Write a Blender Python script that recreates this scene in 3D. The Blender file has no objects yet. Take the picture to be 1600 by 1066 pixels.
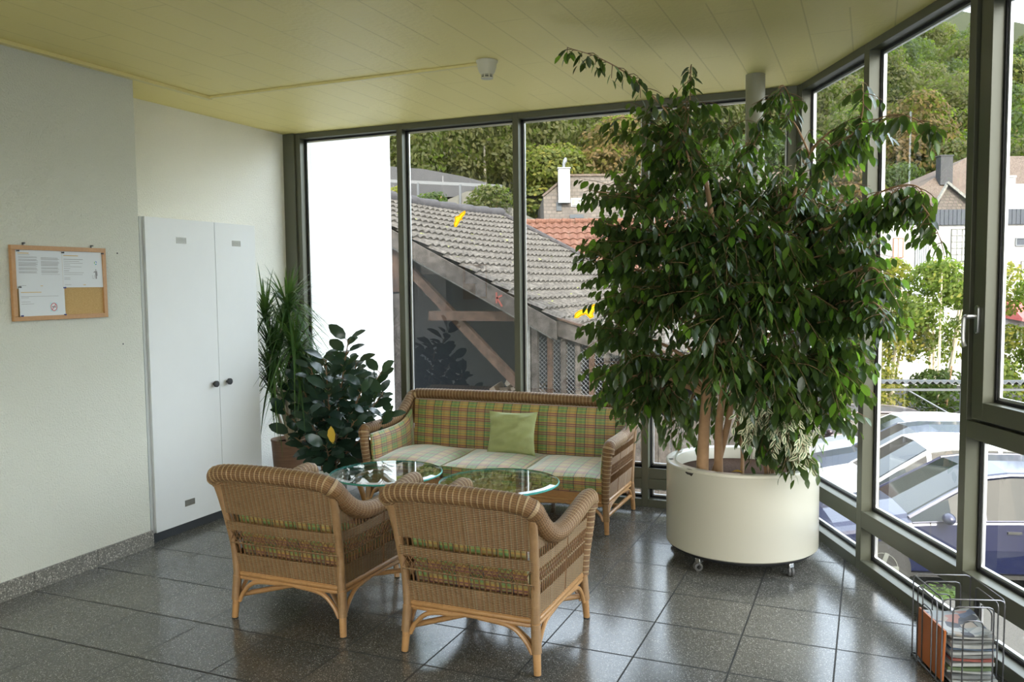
import bpy, math, random
from mathutils import Vector, Matrix
C = bpy.context.scene.collection
SC = bpy.context.scene
PI = math.pi
random.seed(7)
# ---------------------------------------------------------------- camera
YAW, PITCH, ROLL = -0.4027, 0.0682, -0.0105
FW = Vector((math.sin(YAW)*math.cos(PITCH), math.cos(YAW)*math.cos(PITCH), -math.sin(PITCH)))
R0 = Vector((math.cos(YAW), -math.sin(YAW), 0)); U0 = R0.cross(FW)
RT = R0*math.cos(ROLL)+U0*math.sin(ROLL); UP = -R0*math.sin(ROLL)+U0*math.cos(ROLL)
cam = bpy.data.cameras.new('camera'); camo = bpy.data.objects.new('camera', cam); C.objects.link(camo)
camo.matrix_world = Matrix(((RT.x,UP.x,-FW.x,4.1133),(RT.y,UP.y,-FW.y,-2.6327),(RT.z,UP.z,-FW.z,1.6046),(0,0,0,1)))
cam.sensor_width = 36; cam.lens = 1317.5465/1600*36; cam.clip_start = .05; cam.clip_end = 900
cam.dof.use_dof = False
SC.camera = camo
# ---------------------------------------------------------------- sky, sun, exposure
SUN_DIR = Vector((.40, -.66, .62)).normalized()      # towards the sun
w = bpy.data.worlds.new('sky'); SC.world = w; w.use_nodes = True
nt = w.node_tree; nt.nodes.clear()
sky = nt.nodes.new('ShaderNodeTexSky'); sky.sky_type = 'NISHITA'; sky.sun_disc = False
sky.sun_elevation = math.asin(SUN_DIR.z); sky.sun_rotation = math.atan2(SUN_DIR.x, SUN_DIR.y)
sky.air_density = 1.3; sky.dust_density = 4.0; sky.ozone_density = 1.0
mixw = nt.nodes.new('ShaderNodeMix'); mixw.data_type = 'RGBA'; mixw.inputs[0].default_value = .55
mixw.inputs[7].default_value = (6.2, 6.6, 7.0, 1)   # thin bright cloud
bg = nt.nodes.new('ShaderNodeBackground'); bg.inputs[1].default_value = .42
wo = nt.nodes.new('ShaderNodeOutputWorld')
# sky brightened on the right hand side, added to light the recess wall
geo = nt.nodes.new('ShaderNodeNewGeometry'); dp = nt.nodes.new('ShaderNodeVectorMath'); dp.operation = 'DOT_PRODUCT'; dp.inputs[1].default_value = (-.86, -.28, -.42)
nt.links.new(geo.outputs['Incoming'], dp.inputs[0])
mr_ = nt.nodes.new('ShaderNodeMapRange'); mr_.inputs[1].default_value = .1; mr_.inputs[2].default_value = 1.0; mr_.inputs[3].default_value = .9; mr_.inputs[4].default_value = 1.3
nt.links.new(dp.outputs['Value'], mr_.inputs[0])
ml = nt.nodes.new('ShaderNodeVectorMath'); ml.operation = 'SCALE'
nt.links.new(sky.outputs[0], mixw.inputs[6]); nt.links.new(mixw.outputs[2], ml.inputs[0]); nt.links.new(mr_.outputs[0], ml.inputs['Scale']); nt.links.new(ml.outputs[0], bg.inputs[0]); nt.links.new(bg.outputs[0], wo.inputs[0])
sl = bpy.data.lights.new('sun', 'SUN'); sl.energy = 3.2; sl.angle = math.radians(1.2); sl.color = (1, .95, .86)
so = bpy.data.objects.new('sun', sl); C.objects.link(so)
so.rotation_euler = (-SUN_DIR).to_track_quat('-Z', 'Y').to_euler()
SC.view_settings.view_transform = 'Standard'; SC.view_settings.look = 'None'
SC.view_settings.gamma = 1; SC.view_settings.use_curve_mapping = False
SC.view_settings.exposure = 1.38
SC.cycles.max_bounces = 10; SC.cycles.diffuse_bounces = 8; SC.cycles.glossy_bounces = 4
SC.cycles.transmission_bounces = 8; SC.cycles.transparent_max_bounces = 24
SC.cycles.caustics_reflective = False; SC.cycles.caustics_refractive = False
SC.cycles.sample_clamp_indirect = 6.0
SC.cycles.use_denoising = True
try: SC.cycles.denoiser = 'OPENIMAGEDENOISE'
except Exception: pass

# ---------------------------------------------------------------- helpers
def tag(o, label=None, cat=None, group=None, kind=None):
    if label: o['label'] = label
    if cat: o['category'] = cat
    if group: o['group'] = group
    if kind: o['kind'] = kind
    return o
def thing(name, label, cat, loc=(0,0,0), rz=0, group=None, kind=None):
    o = bpy.data.objects.new(name, None); C.objects.link(o); o.empty_display_size = .05
    o.location = loc; o.rotation_euler = (0, 0, rz)
    return tag(o, label, cat, group, kind)
def copy_tree(o, parent=None):
    c = o.copy(); C.objects.link(c); c.parent = parent
    for ch in list(o.children): copy_tree(ch, c)
    return c

class MB:
    def __init__(s): s.v=[]; s.f=[]; s.uv=[]; s.mi=[]; s.hasuv=False
    def add(s, vs, fs, uvs=None, m=0):
        b=len(s.v); s.v += [tuple(p) for p in vs]
        for k,f in enumerate(fs):
            s.f.append(tuple(i+b for i in f)); s.mi.append(m)
            if uvs is None: s.uv.append(None)
            else: s.uv.append(uvs[k]); s.hasuv=True
        return s
    def box(s, a, b, m=0):
        (x0,y0,z0),(x1,y1,z1)=a,b
        return s.add([(x0,y0,z0),(x1,y0,z0),(x1,y1,z0),(x0,y1,z0),(x0,y0,z1),(x1,y0,z1),(x1,y1,z1),(x0,y1,z1)],
            [(0,3,2,1),(4,5,6,7),(0,1,5,4),(1,2,6,5),(2,3,7,6),(3,0,4,7)], m=m)
    def obox(s, o, ex, ey, ez, m=0):        # oriented box: origin corner + three edge vectors
        o=Vector(o); ex=Vector(ex); ey=Vector(ey); ez=Vector(ez)
        return s.add([o,o+ex,o+ex+ey,o+ey,o+ez,o+ex+ez,o+ex+ey+ez,o+ey+ez],
            [(0,3,2,1),(4,5,6,7),(0,1,5,4),(1,2,6,5),(2,3,7,6),(3,0,4,7)], m=m)
    def bar(s, a, b, w, h, up=(0,0,1), m=0):  # beam from a to b, width w, height h
        a=Vector(a); b=Vector(b); d=(b-a); dn=d.normalized(); sd=dn.cross(Vector(up)).normalized(); u=sd.cross(dn)
        return s.obox(a-sd*w/2-u*h/2, sd*w, d, u*h, m=m)
    def tube(s, pts, r, n=8, caps=True, m=0, closed=False, twist=0):
        pts=[Vector(p) for p in pts]; N=len(pts)
        rr = r if isinstance(r,(list,tuple)) else [r]*N
        t0=(pts[1]-pts[0]).normalized(); ref=Vector((0,0,1)) if abs(t0.z)<.9 else Vector((1,0,0))
        nrm=t0.cross(ref).normalized(); L=0; rings=[]; Ls=[]
        for i in range(N):
            if closed: t=(pts[(i+1)%N]-pts[i-1]).normalized()
            else: t=(pts[min(i+1,N-1)]-pts[max(i-1,0)]).normalized()
            nrm=(nrm-t*nrm.dot(t)); nrm = nrm.normalized() if nrm.length>1e-6 else t.orthogonal().normalized()
            bi=t.cross(nrm)
            if i: L+=(pts[i]-pts[i-1]).length
            Ls.append(L)
            rings.append([pts[i]+(nrm*math.cos(2*PI*k/n+twist*L)+bi*math.sin(2*PI*k/n+twist*L))*rr[i] for k in range(n)])
        vs=[p for rg in rings for p in rg]; fs=[]; uvs=[]
        for i in range(N if closed else N-1):
            j=(i+1)%N; l0=Ls[i]; l1=Ls[j] if j else L+(pts[0]-pts[-1]).length
            for k in range(n):
                k2=(k+1)%n
                fs.append((i*n+k,i*n+k2,j*n+k2,j*n+k)); uvs.append(((k/n,l0),((k+1)/n,l0),((k+1)/n,l1),(k/n,l1)))
        if caps and not closed:
            fs.append(tuple(range(n-1,-1,-1))); uvs.append(((0,0),)*n)
            fs.append(tuple((N-1)*n+k for k in range(n))); uvs.append(((0,L),)*n)
        return s.add(vs,fs,uvs,m)
    def lathe(s, prof, c=(0,0,0), n=32, m=0, closed=False, arc=2*PI, caps=True):
        c=Vector(c); vs=[]; fs=[]
        for (r,z) in prof:
            for k in range(n): a=arc*k/n; vs.append((c.x+r*math.cos(a),c.y+r*math.sin(a),c.z+z))
        P=len(prof)
        for i in range(P if closed else P-1):
            j=(i+1)%P
            for k in range(n):
                k2=(k+1)%n; fs.append((i*n+k,i*n+k2,j*n+k2,j*n+k))
        if not closed and caps:
            if prof[0][0]>1e-5: fs.append(tuple(range(n-1,-1,-1)))
            if prof[-1][0]>1e-5: fs.append(tuple((P-1)*n+k for k in range(n)))
        return s.add(vs,fs,None,m)
    def prism(s, poly, d, m=0):             # poly: 3D points (planar), d: extrusion vector
        d=Vector(d); P=[Vector(p) for p in poly]; n=len(P)
        fs=[tuple(range(n-1,-1,-1)),tuple(range(n,2*n))]+[(i,(i+1)%n,n+(i+1)%n,n+i) for i in range(n)]
        return s.add(P+[p+d for p in P],fs,None,m)
    def grid(s, fn, nu, nv, m=0, uvf=None, flip=False):   # fn(u,v) with u,v in 0..1
        vs=[fn(i/nu,j/nv) for j in range(nv+1) for i in range(nu+1)]; fs=[]; uvs=[]
        for j in range(nv):
            for i in range(nu):
                a=j*(nu+1)+i; q=(a,a+1,a+nu+2,a+nu+1); c=[(i/nu,j/nv),((i+1)/nu,j/nv),((i+1)/nu,(j+1)/nv),(i/nu,(j+1)/nv)]
                if flip: q=q[::-1]; c=c[::-1]
                fs.append(q); uvs.append(tuple((uvf(*t) if uvf else t) for t in c))
        return s.add(vs,fs,uvs,m)
    def ball(s, c, r, nu=12, nv=8, m=0, sc=(1,1,1)):
        c=Vector(c)
        return s.grid(lambda u,v:(c.x+r*sc[0]*math.sin(PI*v)*math.cos(2*PI*u),c.y+r*sc[1]*math.sin(PI*v)*math.sin(2*PI*u),c.z-r*sc[2]*math.cos(PI*v)),nu,nv,m)
    def mesh(s, name, mats, smooth=True, ang=40):
        me=bpy.data.meshes.new(name); me.from_pydata(s.v,[],s.f)
        if not isinstance(mats,(list,tuple)): mats=[mats]
        for m in mats: me.materials.append(m)
        if len(mats)>1: me.polygons.foreach_set('material_index', s.mi)
        if s.hasuv:
            ul=me.uv_layers.new(name='UVMap'); flat=[]
            for f,u in zip(s.f,s.uv):
                for k in range(len(f)):
                    if u is None: flat += [0,0]
                    else: flat += [u[k][0],u[k][1]]
            ul.data.foreach_set('uv', flat)
        me.update()
        if smooth:
            me.polygons.foreach_set('use_smooth',[True]*len(me.polygons))
            try: me.set_sharp_from_angle(angle=math.radians(ang))
            except Exception: pass
        return me
    def build(s, name, mats, parent=None, smooth=True, ang=40, bevel=0):
        me=s.mesh(name,mats,smooth,ang); o=bpy.data.objects.new(name,me); C.objects.link(o); o.parent=parent
        if bevel:
            b=o.modifiers.new('bevel','BEVEL'); b.width=bevel; b.segments=2; b.limit_method='ANGLE'; b.angle_limit=math.radians(50)
        return o

def spline(pts, n=8, closed=False):
    P=[Vector(p) for p in pts]; N=len(P); out=[]
    rng = N if closed else N-1
    for i in range(rng):
        p0=P[(i-1)%N] if (closed or i>0) else P[0]*2-P[1]
        p1=P[i]; p2=P[(i+1)%N]
        p3=P[(i+2)%N] if (closed or i<N-2) else P[-1]*2-P[-2]
        for k in range(n):
            t=k/n; out.append(.5*((2*p1)+(p2-p0)*t+(2*p0-5*p1+4*p2-p3)*t*t+(3*p1-p0-3*p2+p3)*t**3))
    if not closed: out.append(P[-1])
    return out
def resample(pts, step):
    P=[Vector(p) for p in pts]; out=[P[0]]; acc=0; i=0; cur=P[0]
    L=sum((P[k+1]-P[k]).length for k in range(len(P)-1)); n=max(2,round(L/step)); st=L/n; need=st
    for k in range(len(P)-1):
        a,b=P[k],P[k+1]; d=(b-a).length; pos=0
        while d-pos>=need-1e-9 and len(out)<n:
            pos+=need; out.append(a.lerp(b,pos/d if d else 0)); need=st
        need-= (d-pos)
    out.append(P[-1]); return out

# ---------------------------------------------------------------- materials
def srgb(r,g,b):
    f=lambda c: (c/255/12.92 if c/255<=.04045 else ((c/255+.055)/1.055)**2.4)
    return (f(r),f(g),f(b),1)
class NT:
    def __init__(s,name):
        s.m=bpy.data.materials.new(name); s.m.use_nodes=True; s.t=s.m.node_tree; s.t.nodes.clear()
        s.out=s.t.nodes.new('ShaderNodeOutputMaterial')
    def n(s,typ,ins=None,**kw):
        nd=s.t.nodes.new('ShaderNode'+typ)
        for k,v in kw.items(): setattr(nd,k,v)
        for k,v in (ins or {}).items():
            if hasattr(v,'is_linked') or hasattr(v,'links'): s.t.links.new(v,nd.inputs[k])
            else: nd.inputs[k].default_value=v
        return nd
    def math(s,op,a,b=None,c=None):
        ins={0:a}
        if b is not None: ins[1]=b
        if c is not None: ins[2]=c
        return s.n('Math',ins,operation=op).outputs[0]
    def ramp(s,fac,stops,interp='LINEAR'):
        r=s.n('ValToRGB',{0:fac}); cr=r.color_ramp; cr.interpolation=interp
        while len(cr.elements)<len(stops): cr.elements.new(.5)
        for e,(p,c) in zip(cr.elements,stops): e.position=p; e.color=c if len(c)==4 else (*c,1)
        return r.outputs[0]
    def mix(s,f,a,b,bt='MIX'):
        return s.n('Mix',{0:f,6:a,7:b},data_type='RGBA',blend_type=bt).outputs[2]
    def noise(s,scale,vec=None,detail=3,rough=.55):
        ins={'Scale':scale,'Detail':detail,'Roughness':rough}
        if vec is not None: ins['Vector']=vec
        return s.n('TexNoise',ins).outputs[0]
    def obj(s): return s.n('TexCoord').outputs['Object']
    def uv(s): return s.n('TexCoord').outputs['UV']
    def sep(s,v): return s.n('SeparateXYZ',{0:v}).outputs
    def bsdf(s,col,rough=.5,metal=0,bump=None,bstr=.3,bdist=.01,**kw):
        ins={'Base Color':col,'Roughness':rough,'Metallic':metal}
        for k,v in kw.items(): ins[k.replace('_',' ')]=v
        if bump is not None: ins['Normal']=s.n('Bump',{'Strength':bstr,'Distance':bdist,'Height':bump}).outputs[0]
        b=s.n('BsdfPrincipled',ins); s.t.links.new(b.outputs[0],s.out.inputs[0]); return b
def simple(name,col,rough=.5,metal=0,var=.12,scale=8,bstr=0,bscale=60,**kw):
    q=NT(name); n=q.noise(scale,q.obj()); dk=tuple(c*(1-var) for c in col[:3])+(1,); lt=tuple(min(1,c*(1+var)) for c in col[:3])+(1,)
    c=q.mix(n,dk,lt); b=None
    if bstr: b=q.noise(bscale,q.obj())
    q.bsdf(c,rough,metal,bump=b,bstr=bstr or .1,**kw); return q.m
M={}
def m_plaster(nm,ca,cb):
    q=NT(nm); o=q.obj(); n=q.noise(120,o,4,.62); big=q.noise(1.3,o,3)
    c=q.mix(big,ca,cb)
    q.bsdf(c,.9,bump=n,bstr=.9,bdist=.009); return q.m
def m_ceiling():
    q=NT('painted_board_formed_concrete'); o=q.obj(); x,y,z=q.sep(o)
    # shuttering boards run towards the glazed front, slightly skewed
    u=x
    v=y
    fr=q.math('FRACT',q.math('DIVIDE',u,.2)); d=q.math('ABSOLUTE',q.math('SUBTRACT',fr,.5))
    line=q.math('GREATER_THAN',d,.484)
    fv=q.math('FRACT',q.math('ADD',q.math('DIVIDE',v,2.1),q.math('MULTIPLY',q.math('FLOOR',q.math('DIVIDE',u,.2)),.37)))
    line2=q.math('GREATER_THAN',q.math('ABSOLUTE',q.math('SUBTRACT',fv,.5)),.4985)
    ln=q.math('MAXIMUM',line,line2)
    gate=q.math('GREATER_THAN',q.noise(1.7,o,2),.36)
    vor=q.n('TexVoronoi',{'Vector':o,'Scale':5.0},feature='F1').outputs[0]
    knob=q.math('LESS_THAN',vor,.045)
    h=q.math('ADD',q.math('ADD',q.math('MULTIPLY',q.math('MULTIPLY',ln,gate),1.0),q.math('MULTIPLY',knob,.8)),q.math('MULTIPLY',q.noise(35,o,4),.25))
    c=q.mix(q.noise(1.1,o),(.86,.75,.29,1),(.91,.80,.34,1))
    c=q.mix(q.math('MULTIPLY',q.math('MULTIPLY',ln,gate),.30),c,(.45,.38,.12,1))
    q.bsdf(c,.5,bump=h,bstr=1.0,bdist=.012); return q.m
def m_terrazzo():
    q=NT('terrazzo_tiles'); o=q.obj(); x,y,z=q.sep(o)
    def joint(a,wd):
        f=q.math('FRACT',q.math('DIVIDE',a,.4)); d=q.math('ABSOLUTE',q.math('SUBTRACT',f,.5))
        return q.math('GREATER_THAN',d,.5-wd)
    j=q.math('MAXIMUM',joint(x,.009),joint(y,.012))
    tx=q.math('FLOOR',q.math('DIVIDE',x,.4)); ty=q.math('FLOOR',q.math('DIVIDE',y,.4))
    tc=q.n('CombineXYZ',{0:tx,1:ty,2:0.0}).outputs[0]
    wn=q.n('TexWhiteNoise',{'Vector':tc}).outputs[0]
    v1=q.n('TexVoronoi',{'Vector':o,'Scale':300.0},feature='F1'); ch=q.sep(v1.outputs['Color'])[0]
    base=q.mix(ch,(.055,.055,.05,1),(.17,.167,.153,1))
    chips=q.math('GREATER_THAN',ch,.94); base=q.mix(chips,base,(.50,.49,.45,1))
    dark=q.math('LESS_THAN',ch,.14); base=q.mix(dark,base,(.03,.03,.028,1))
    base=q.mix(.30,base,(.10,.099,.089,1))
    tint=q.mix(wn,(.86,.87,.88,1),(1.08,1.06,1.02,1)); base=q.mix(1.0,base,tint,'MULTIPLY')
    col=q.mix(j,base,(.016,.016,.014,1))
    rough=q.math('ADD',.165,q.math('MULTIPLY',q.noise(5,o,2),.05))
    rough=q.math('ADD',rough,q.math('MULTIPLY',j,.5))
    h=q.math('SUBTRACT',q.math('MULTIPLY',q.noise(160,o,2),.04),j)
    q.bsdf(col,rough,bump=h,bstr=.12,bdist=.002); return q.m
def m_skirting():
    q=NT('terrazzo_skirting'); o=q.obj()
    v1=q.n('TexVoronoi',{'Vector':o,'Scale':190.0},feature='F1'); ch=q.sep(v1.outputs['Color'])[0]
    base=q.mix(ch,(.10,.10,.088,1),(.27,.26,.235,1)); base=q.mix(q.math('GREATER_THAN',ch,.9),base,(.5,.48,.43,1))
    q.bsdf(base,.3); return q.m
def m_frame():
    q=NT('olive_grey_powder_coat'); o=q.obj()
    q.bsdf(q.mix(q.noise(3,o),(.098,.102,.072,1),(.112,.116,.082,1)),.38,.15); return q.m
def m_glass():
    q=NT('window_glass'); fc=q.n('LayerWeight',{0:.5}).outputs['Facing']; lw=q.math('ADD',.042,q.math('MULTIPLY',q.math('POWER',fc,5.0),.958))
    f=q.math('MINIMUM',q.math('MULTIPLY',lw,1.6),1.0)
    tr=q.n('BsdfTransparent',{0:(.96,.985,.975,1)}).outputs[0]; gl=q.n('BsdfGlossy',{0:(1,1,1,1),'Roughness':0.0}).outputs[0]
    mx=q.n('MixShader',{0:f,1:tr,2:gl}); q.t.links.new(mx.outputs[0],q.out.inputs[0]); return q.m
def m_tableglass():
    q=NT('table_glass'); fc=q.n('LayerWeight',{0:.5}).outputs['Facing']; lw=q.math('ADD',.042,q.math('MULTIPLY',q.math('POWER',fc,5.0),.958))
    f=q.math('MINIMUM',q.math('MULTIPLY',lw,1.25),1.0)
    tr=q.n('BsdfTransparent',{0:(.955,.99,.98,1)}).outputs[0]; gl=q.n('BsdfGlossy',{0:(1,1,1,1),'Roughness':0.0}).outputs[0]
    mx=q.n('MixShader',{0:f,1:tr,2:gl}); q.t.links.new(mx.outputs[0],q.out.inputs[0]); return q.m
def m_glassedge():
    q=NT('green_glass_edge'); q.bsdf((.06,.50,.46,1),.12,0,Transmission_Weight=.55,IOR=1.5); return q.m
def m_wicker_roll():
    q=NT('wrapped_wicker_roll'); u,v,_=q.sep(q.uv()); P=.027
    t=q.math('FRACT',q.math('DIVIDE',v,P)); band=q.math('LESS_THAN',t,.26)
    fine=q.math('FRACT',q.math('MULTIPLY',u,26.0)); fa=q.math('ABSOLUTE',q.math('SUBTRACT',fine,.5))
    f2=q.math('FRACT',q.math('DIVIDE',v,.0054)); fb=q.math('ABSOLUTE',q.math('SUBTRACT',f2,.5))
    n=q.noise(18,q.obj(),4)
    br=q.mix(n,(.16,.080,.030,1),(.33,.18,.075,1)); br=q.mix(q.math('MULTIPLY',q.math('GREATER_THAN',fa,.36),.65),br,(.07,.035,.015,1))
    lt=q.mix(n,(.32,.21,.105,1),(.47,.34,.19,1))
    c=q.mix(band,br,lt)
    edge=q.math('LESS_THAN',q.math('ABSOLUTE',q.math('SUBTRACT',t,.30)),.05); c=q.mix(q.math('MULTIPLY',edge,.7),c,(.09,.045,.02,1))
    h=q.math('ADD',q.math('MULTIPLY',band,.8),q.math('ADD',q.math('MULTIPLY',fa,-.8),q.math('MULTIPLY',fb,-.8)))
    q.bsdf(c,.5,bump=h,bstr=.7,bdist=.004); return q.m
def m_weave():
    q=NT('dense_wicker_weave'); u,v,_=q.sep(q.uv())
    su=q.math('DIVIDE',u,.024); st=q.math('ABSOLUTE',q.math('SUBTRACT',q.math('FRACT',su),.5))
    sv=q.math('DIVIDE',v,.0080); row=q.math('FLOOR',sv)
    hv=q.math('ABSOLUTE',q.math('SUBTRACT',q.math('FRACT',sv),.5))
    al=q.math('SINE',q.math('MULTIPLY',q.math('ADD',su,row),PI)); al=q.math('ABSOLUTE',al)
    n=q.noise(22,q.obj(),4)
    c=q.mix(n,(.21,.11,.045,1),(.40,.24,.11,1))
    stake=q.math('LESS_THAN',st,.10)
    c=q.mix(q.math('MULTIPLY',stake,.85),c,(.40,.32,.19,1))
    gap=q.math('GREATER_THAN',q.math('ADD',hv,q.math('MULTIPLY',al,.10)),.41); c=q.mix(q.math('MULTIPLY',gap,.85),c,(.035,.018,.008,1))
    h=q.math('ADD',q.math('MULTIPLY',hv,-1.2),q.math('MULTIPLY',al,.8))
    q.bsdf(c,.5,bump=h,bstr=.8,bdist=.004); return q.m
def m_rattan():
    q=NT('varnished_rattan_pole'); o=q.obj(); n=q.noise(14,o,4); n2=q.noise(60,o,3)
    c=q.mix(n,(.33,.165,.060,1),(.52,.30,.13,1)); c=q.mix(q.math('MULTIPLY',q.math('GREATER_THAN',n2,.62),.4),c,(.25,.12,.05,1))
    q.bsdf(c,.33); return q.m
def m_wrap():
    q=NT('rattan_binding'); u,v,_=q.sep(q.uv()); t=q.math('ABSOLUTE',q.math('SUBTRACT',q.math('FRACT',q.math('DIVIDE',v,.0055)),.5))
    n=q.noise(20,q.obj(),4); c=q.mix(n,(.25,.135,.056,1),(.42,.26,.125,1))
    c=q.mix(q.math('MULTIPLY',q.math('GREATER_THAN',t,.4),.6),c,(.12,.06,.025,1))
    q.bsdf(c,.42,bump=q.math('MULTIPLY',t,-1.0),bstr=.6,bdist=.003); return q.m
def m_plaid():
    q=NT('plaid_cotton'); u,v,_=q.sep(q.uv())
    PU=.150; PV=.074
    fu=q.math('FRACT',q.math('DIVIDE',u,PU)); fv=q.math('FRACT',q.math('DIVIDE',v,PV))
    wob=q.math('MULTIPLY',q.math('SINE',q.math('MULTIPLY',u,900.0)),.5)
    G1=(.23,.33,.075,1); G2=(.40,.27,.075,1)
    c=q.ramp(fu,[(0,(.14,.29,.055,1)),(.10,(.20,.35,.09,1)),(.18,(.11,.24,.04,1)),(.34,(.17,.33,.08,1)),(.42,(.13,.27,.05,1)),(.5,(.46,.25,.04,1)),(.60,(.54,.34,.09,1)),(.82,(.44,.24,.04,1)),(.93,(.50,.30,.08,1))],'CONSTANT')
    hv=q.ramp(fv,[(0,(.54,.33,.06,1)),(.12,(.15,.27,.12,1)),(.30,(.56,.38,.09,1)),(.42,(.15,.27,.14,1)),(.60,(.54,.33,.06,1)),(.72,(.50,.27,.16,1)),(.94,(.54,.33,.06,1))],'CONSTANT')
    c=q.mix(.42,c,hv)
    mg=q.math('MAXIMUM',q.math('LESS_THAN',q.math('ABSOLUTE',q.math('SUBTRACT',fv,.70)),.050),q.math('LESS_THAN',q.math('ABSOLUTE',q.math('SUBTRACT',fv,.92)),.050))
    c=q.mix(q.math('MULTIPLY',mg,.85),c,(.17,.018,.075,1))
    dl=q.math('MAXIMUM',q.math('LESS_THAN',q.math('ABSOLUTE',q.math('SUBTRACT',fu,.012)),.016),q.math('LESS_THAN',q.math('ABSOLUTE',q.math('SUBTRACT',fu,.49)),.016))
    c=q.mix(q.math('MULTIPLY',dl,.92),c,(.012,.013,.03,1))
    th=q.noise(900,q.n('CombineXYZ',{0:u,1:v,2:0.0}).outputs[0],1)
    c=q.mix(q.math('MULTIPLY',th,.06),c,(.8,.8,.7,1))
    q.bsdf(c,.52,bump=th,bstr=.15,bdist=.001,Specular_IOR_Level=.7,Sheen_Weight=1.0,Sheen_Roughness=.42,Sheen_Tint=(.95,1,1,1)); return q.m
def m_velvet():
    q=NT('green_velvet'); o=q.obj(); n=q.noise(9,o,4)
    c=q.mix(n,(.34,.39,.17,1),(.45,.50,.25,1)); q.bsdf(c,.75,bump=q.noise(14,o,3),bstr=.35,bdist=.02,Sheen_Weight=.8,Sheen_Roughness=.3,Sheen_Tint=(.85,1,.8,1)); return q.m
def m_leaf(name,dark,light,tip=None,rough=.32,transl=.25,spread=.5):
    q=NT(name); g=q.n('NewGeometry'); rnd=g.outputs['Random Per Island']
    c=q.ramp(rnd,[(0,dark),(.55,tuple((a+b)/2 for a,b in zip(dark,light))),(.9,light),(1,tip or light)])
    p=q.n('BsdfPrincipled',{'Base Color':c,'Roughness':rough,'Specular IOR Level':spread})
    t=q.n('BsdfTranslucent',{0:q.mix(.5,c,(.35,.55,.05,1))})
    mx=q.n('MixShader',{0:transl,1:p.outputs[0],2:t.outputs[0]}); q.t.links.new(mx.outputs[0],q.out.inputs[0]); return q.m
def m_variegated():
    q=NT('variegated_leaf'); u,v,_=q.sep(q.uv()); o=q.obj()
    d=q.math('ABSOLUTE',q.math('SUBTRACT',u,.5)); f=q.math('GREATER_THAN',q.math('ADD',d,q.math('MULTIPLY',q.noise(60,o),.22)),.27)
    c=q.mix(f,(.05,.13,.04,1),(.74,.73,.52,1)); q.bsdf(c,.4); return q.m
def m_bark(name,a,b,scale=20):
    q=NT(name); o=q.obj(); n=q.noise(scale,o,5); q.bsdf(q.mix(n,a,b),.8,bump=n,bstr=.6,bdist=.01); return q.m
def m_weathered(name='weathered_timber',a=(0.0294,0.02587,0.02293,1),b=(0.07938,0.07056,0.06321,1)):
    q=NT(name); o=q.obj(); mp=q.n('Mapping',{0:o,3:(2.5,2.5,2.5)}).outputs[0]
    n=q.noise(3,mp,6,.7); n2=q.noise(40,mp,4)
    fac=q.n('MapRange',{0:q.math('ADD',q.math('MULTIPLY',n,.6),q.math('MULTIPLY',n2,.4)),1:.36,2:.64,3:0.0,4:1.0}).outputs[0]
    c=q.mix(fac,tuple(x*.62 for x in a[:3])+(1,),tuple(x*1.12 for x in b[:3])+(1,))
    q.bsdf(c,.85,bump=n2,bstr=.5,bdist=.01,Specular_IOR_Level=.12); return q.m
def m_rooftile(name,a,b,c3,moss=.2):
    q=NT(name); o=q.obj(); n=q.noise(3.0,o,6,.7); n2=q.noise(22,o,4)
    c=q.mix(q.n('MapRange',{0:n2,1:.36,2:.64,3:0.0,4:1.0}).outputs[0],tuple(x*.8 for x in a[:3])+(1,),b); c=q.mix(q.math('MULTIPLY',q.math('GREATER_THAN',n,.6),.5),c,c3)
    if moss: c=q.mix(q.math('GREATER_THAN',q.noise(7,o,4),.70),c,(.16,.19,.03,1))
    q.bsdf(c,.85,bump=n2,bstr=.3,bdist=.01,Specular_IOR_Level=.12); return q.m
def m_shingle():
    q=NT('weathered_shingles'); o=q.obj(); u,v,_=q.sep(q.uv())
    b=q.n('TexBrick',{'Vector':q.uv(),'Color1':(0.0875,0.07175,0.06125,1),'Color2':(0.042,0.035,0.03325,1),'Mortar':(0.035,0.02975,0.02625,1),'Scale':1.0,'Mortar Size':.02,'Brick Width':.24,'Row Height':.17})
    c=q.mix(q.math('MULTIPLY',q.noise(1.2,o,5),.55),b.outputs[0],(.125,.115,.10,1)); q.bsdf(c,.9,bump=b.outputs[1],bstr=.5,bdist=.02,Specular_IOR_Level=.12); return q.m
def m_concretewall():
    q=NT('stained_retaining_wall'); o=q.obj(); x,y,z=q.sep(o)
    n=q.noise(.8,o,6,.7); mp=q.n('Mapping',{0:o,3:(2.5,2.5,.35)}).outputs[0]; dr=q.math('GREATER_THAN',q.noise(1.6,mp,5,.7),.63)
    c=q.mix(n,(0.026,0.027,0.03,1),(0.066,0.066,0.068,1)); c=q.mix(dr,c,(0.126,0.126,0.126,1)); q.bsdf(c,.9,Specular_IOR_Level=.12); return q.m
def m_soil(name,a,b,sc=14): 
    q=NT(name); o=q.obj(); n=q.noise(sc,o,6,.7); q.bsdf(q.mix(n,a,b),.95,bump=n,bstr=.6,bdist=.03,Specular_IOR_Level=.12); return q.m
def m_carpaint(name,col,metal=.35):
    q=NT(name); q.bsdf(col,.35,metal,Coat_Weight=.45,Coat_Roughness=.05); return q.m
def m_carglass():
    q=NT('car_glass'); q.bsdf((.012,.016,.018,1),.06,0,Specular_IOR_Level=.22); return q.m
def m_film(nm,c):
    q=NT(nm); d=q.n('BsdfDiffuse',{0:c}); t=q.n('BsdfTranslucent',{0:c}); mx=q.n('MixShader',{0:.85,1:d.outputs[0],2:t.outputs[0]}); q.t.links.new(mx.outputs[0],q.out.inputs[0]); return q.m
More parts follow.
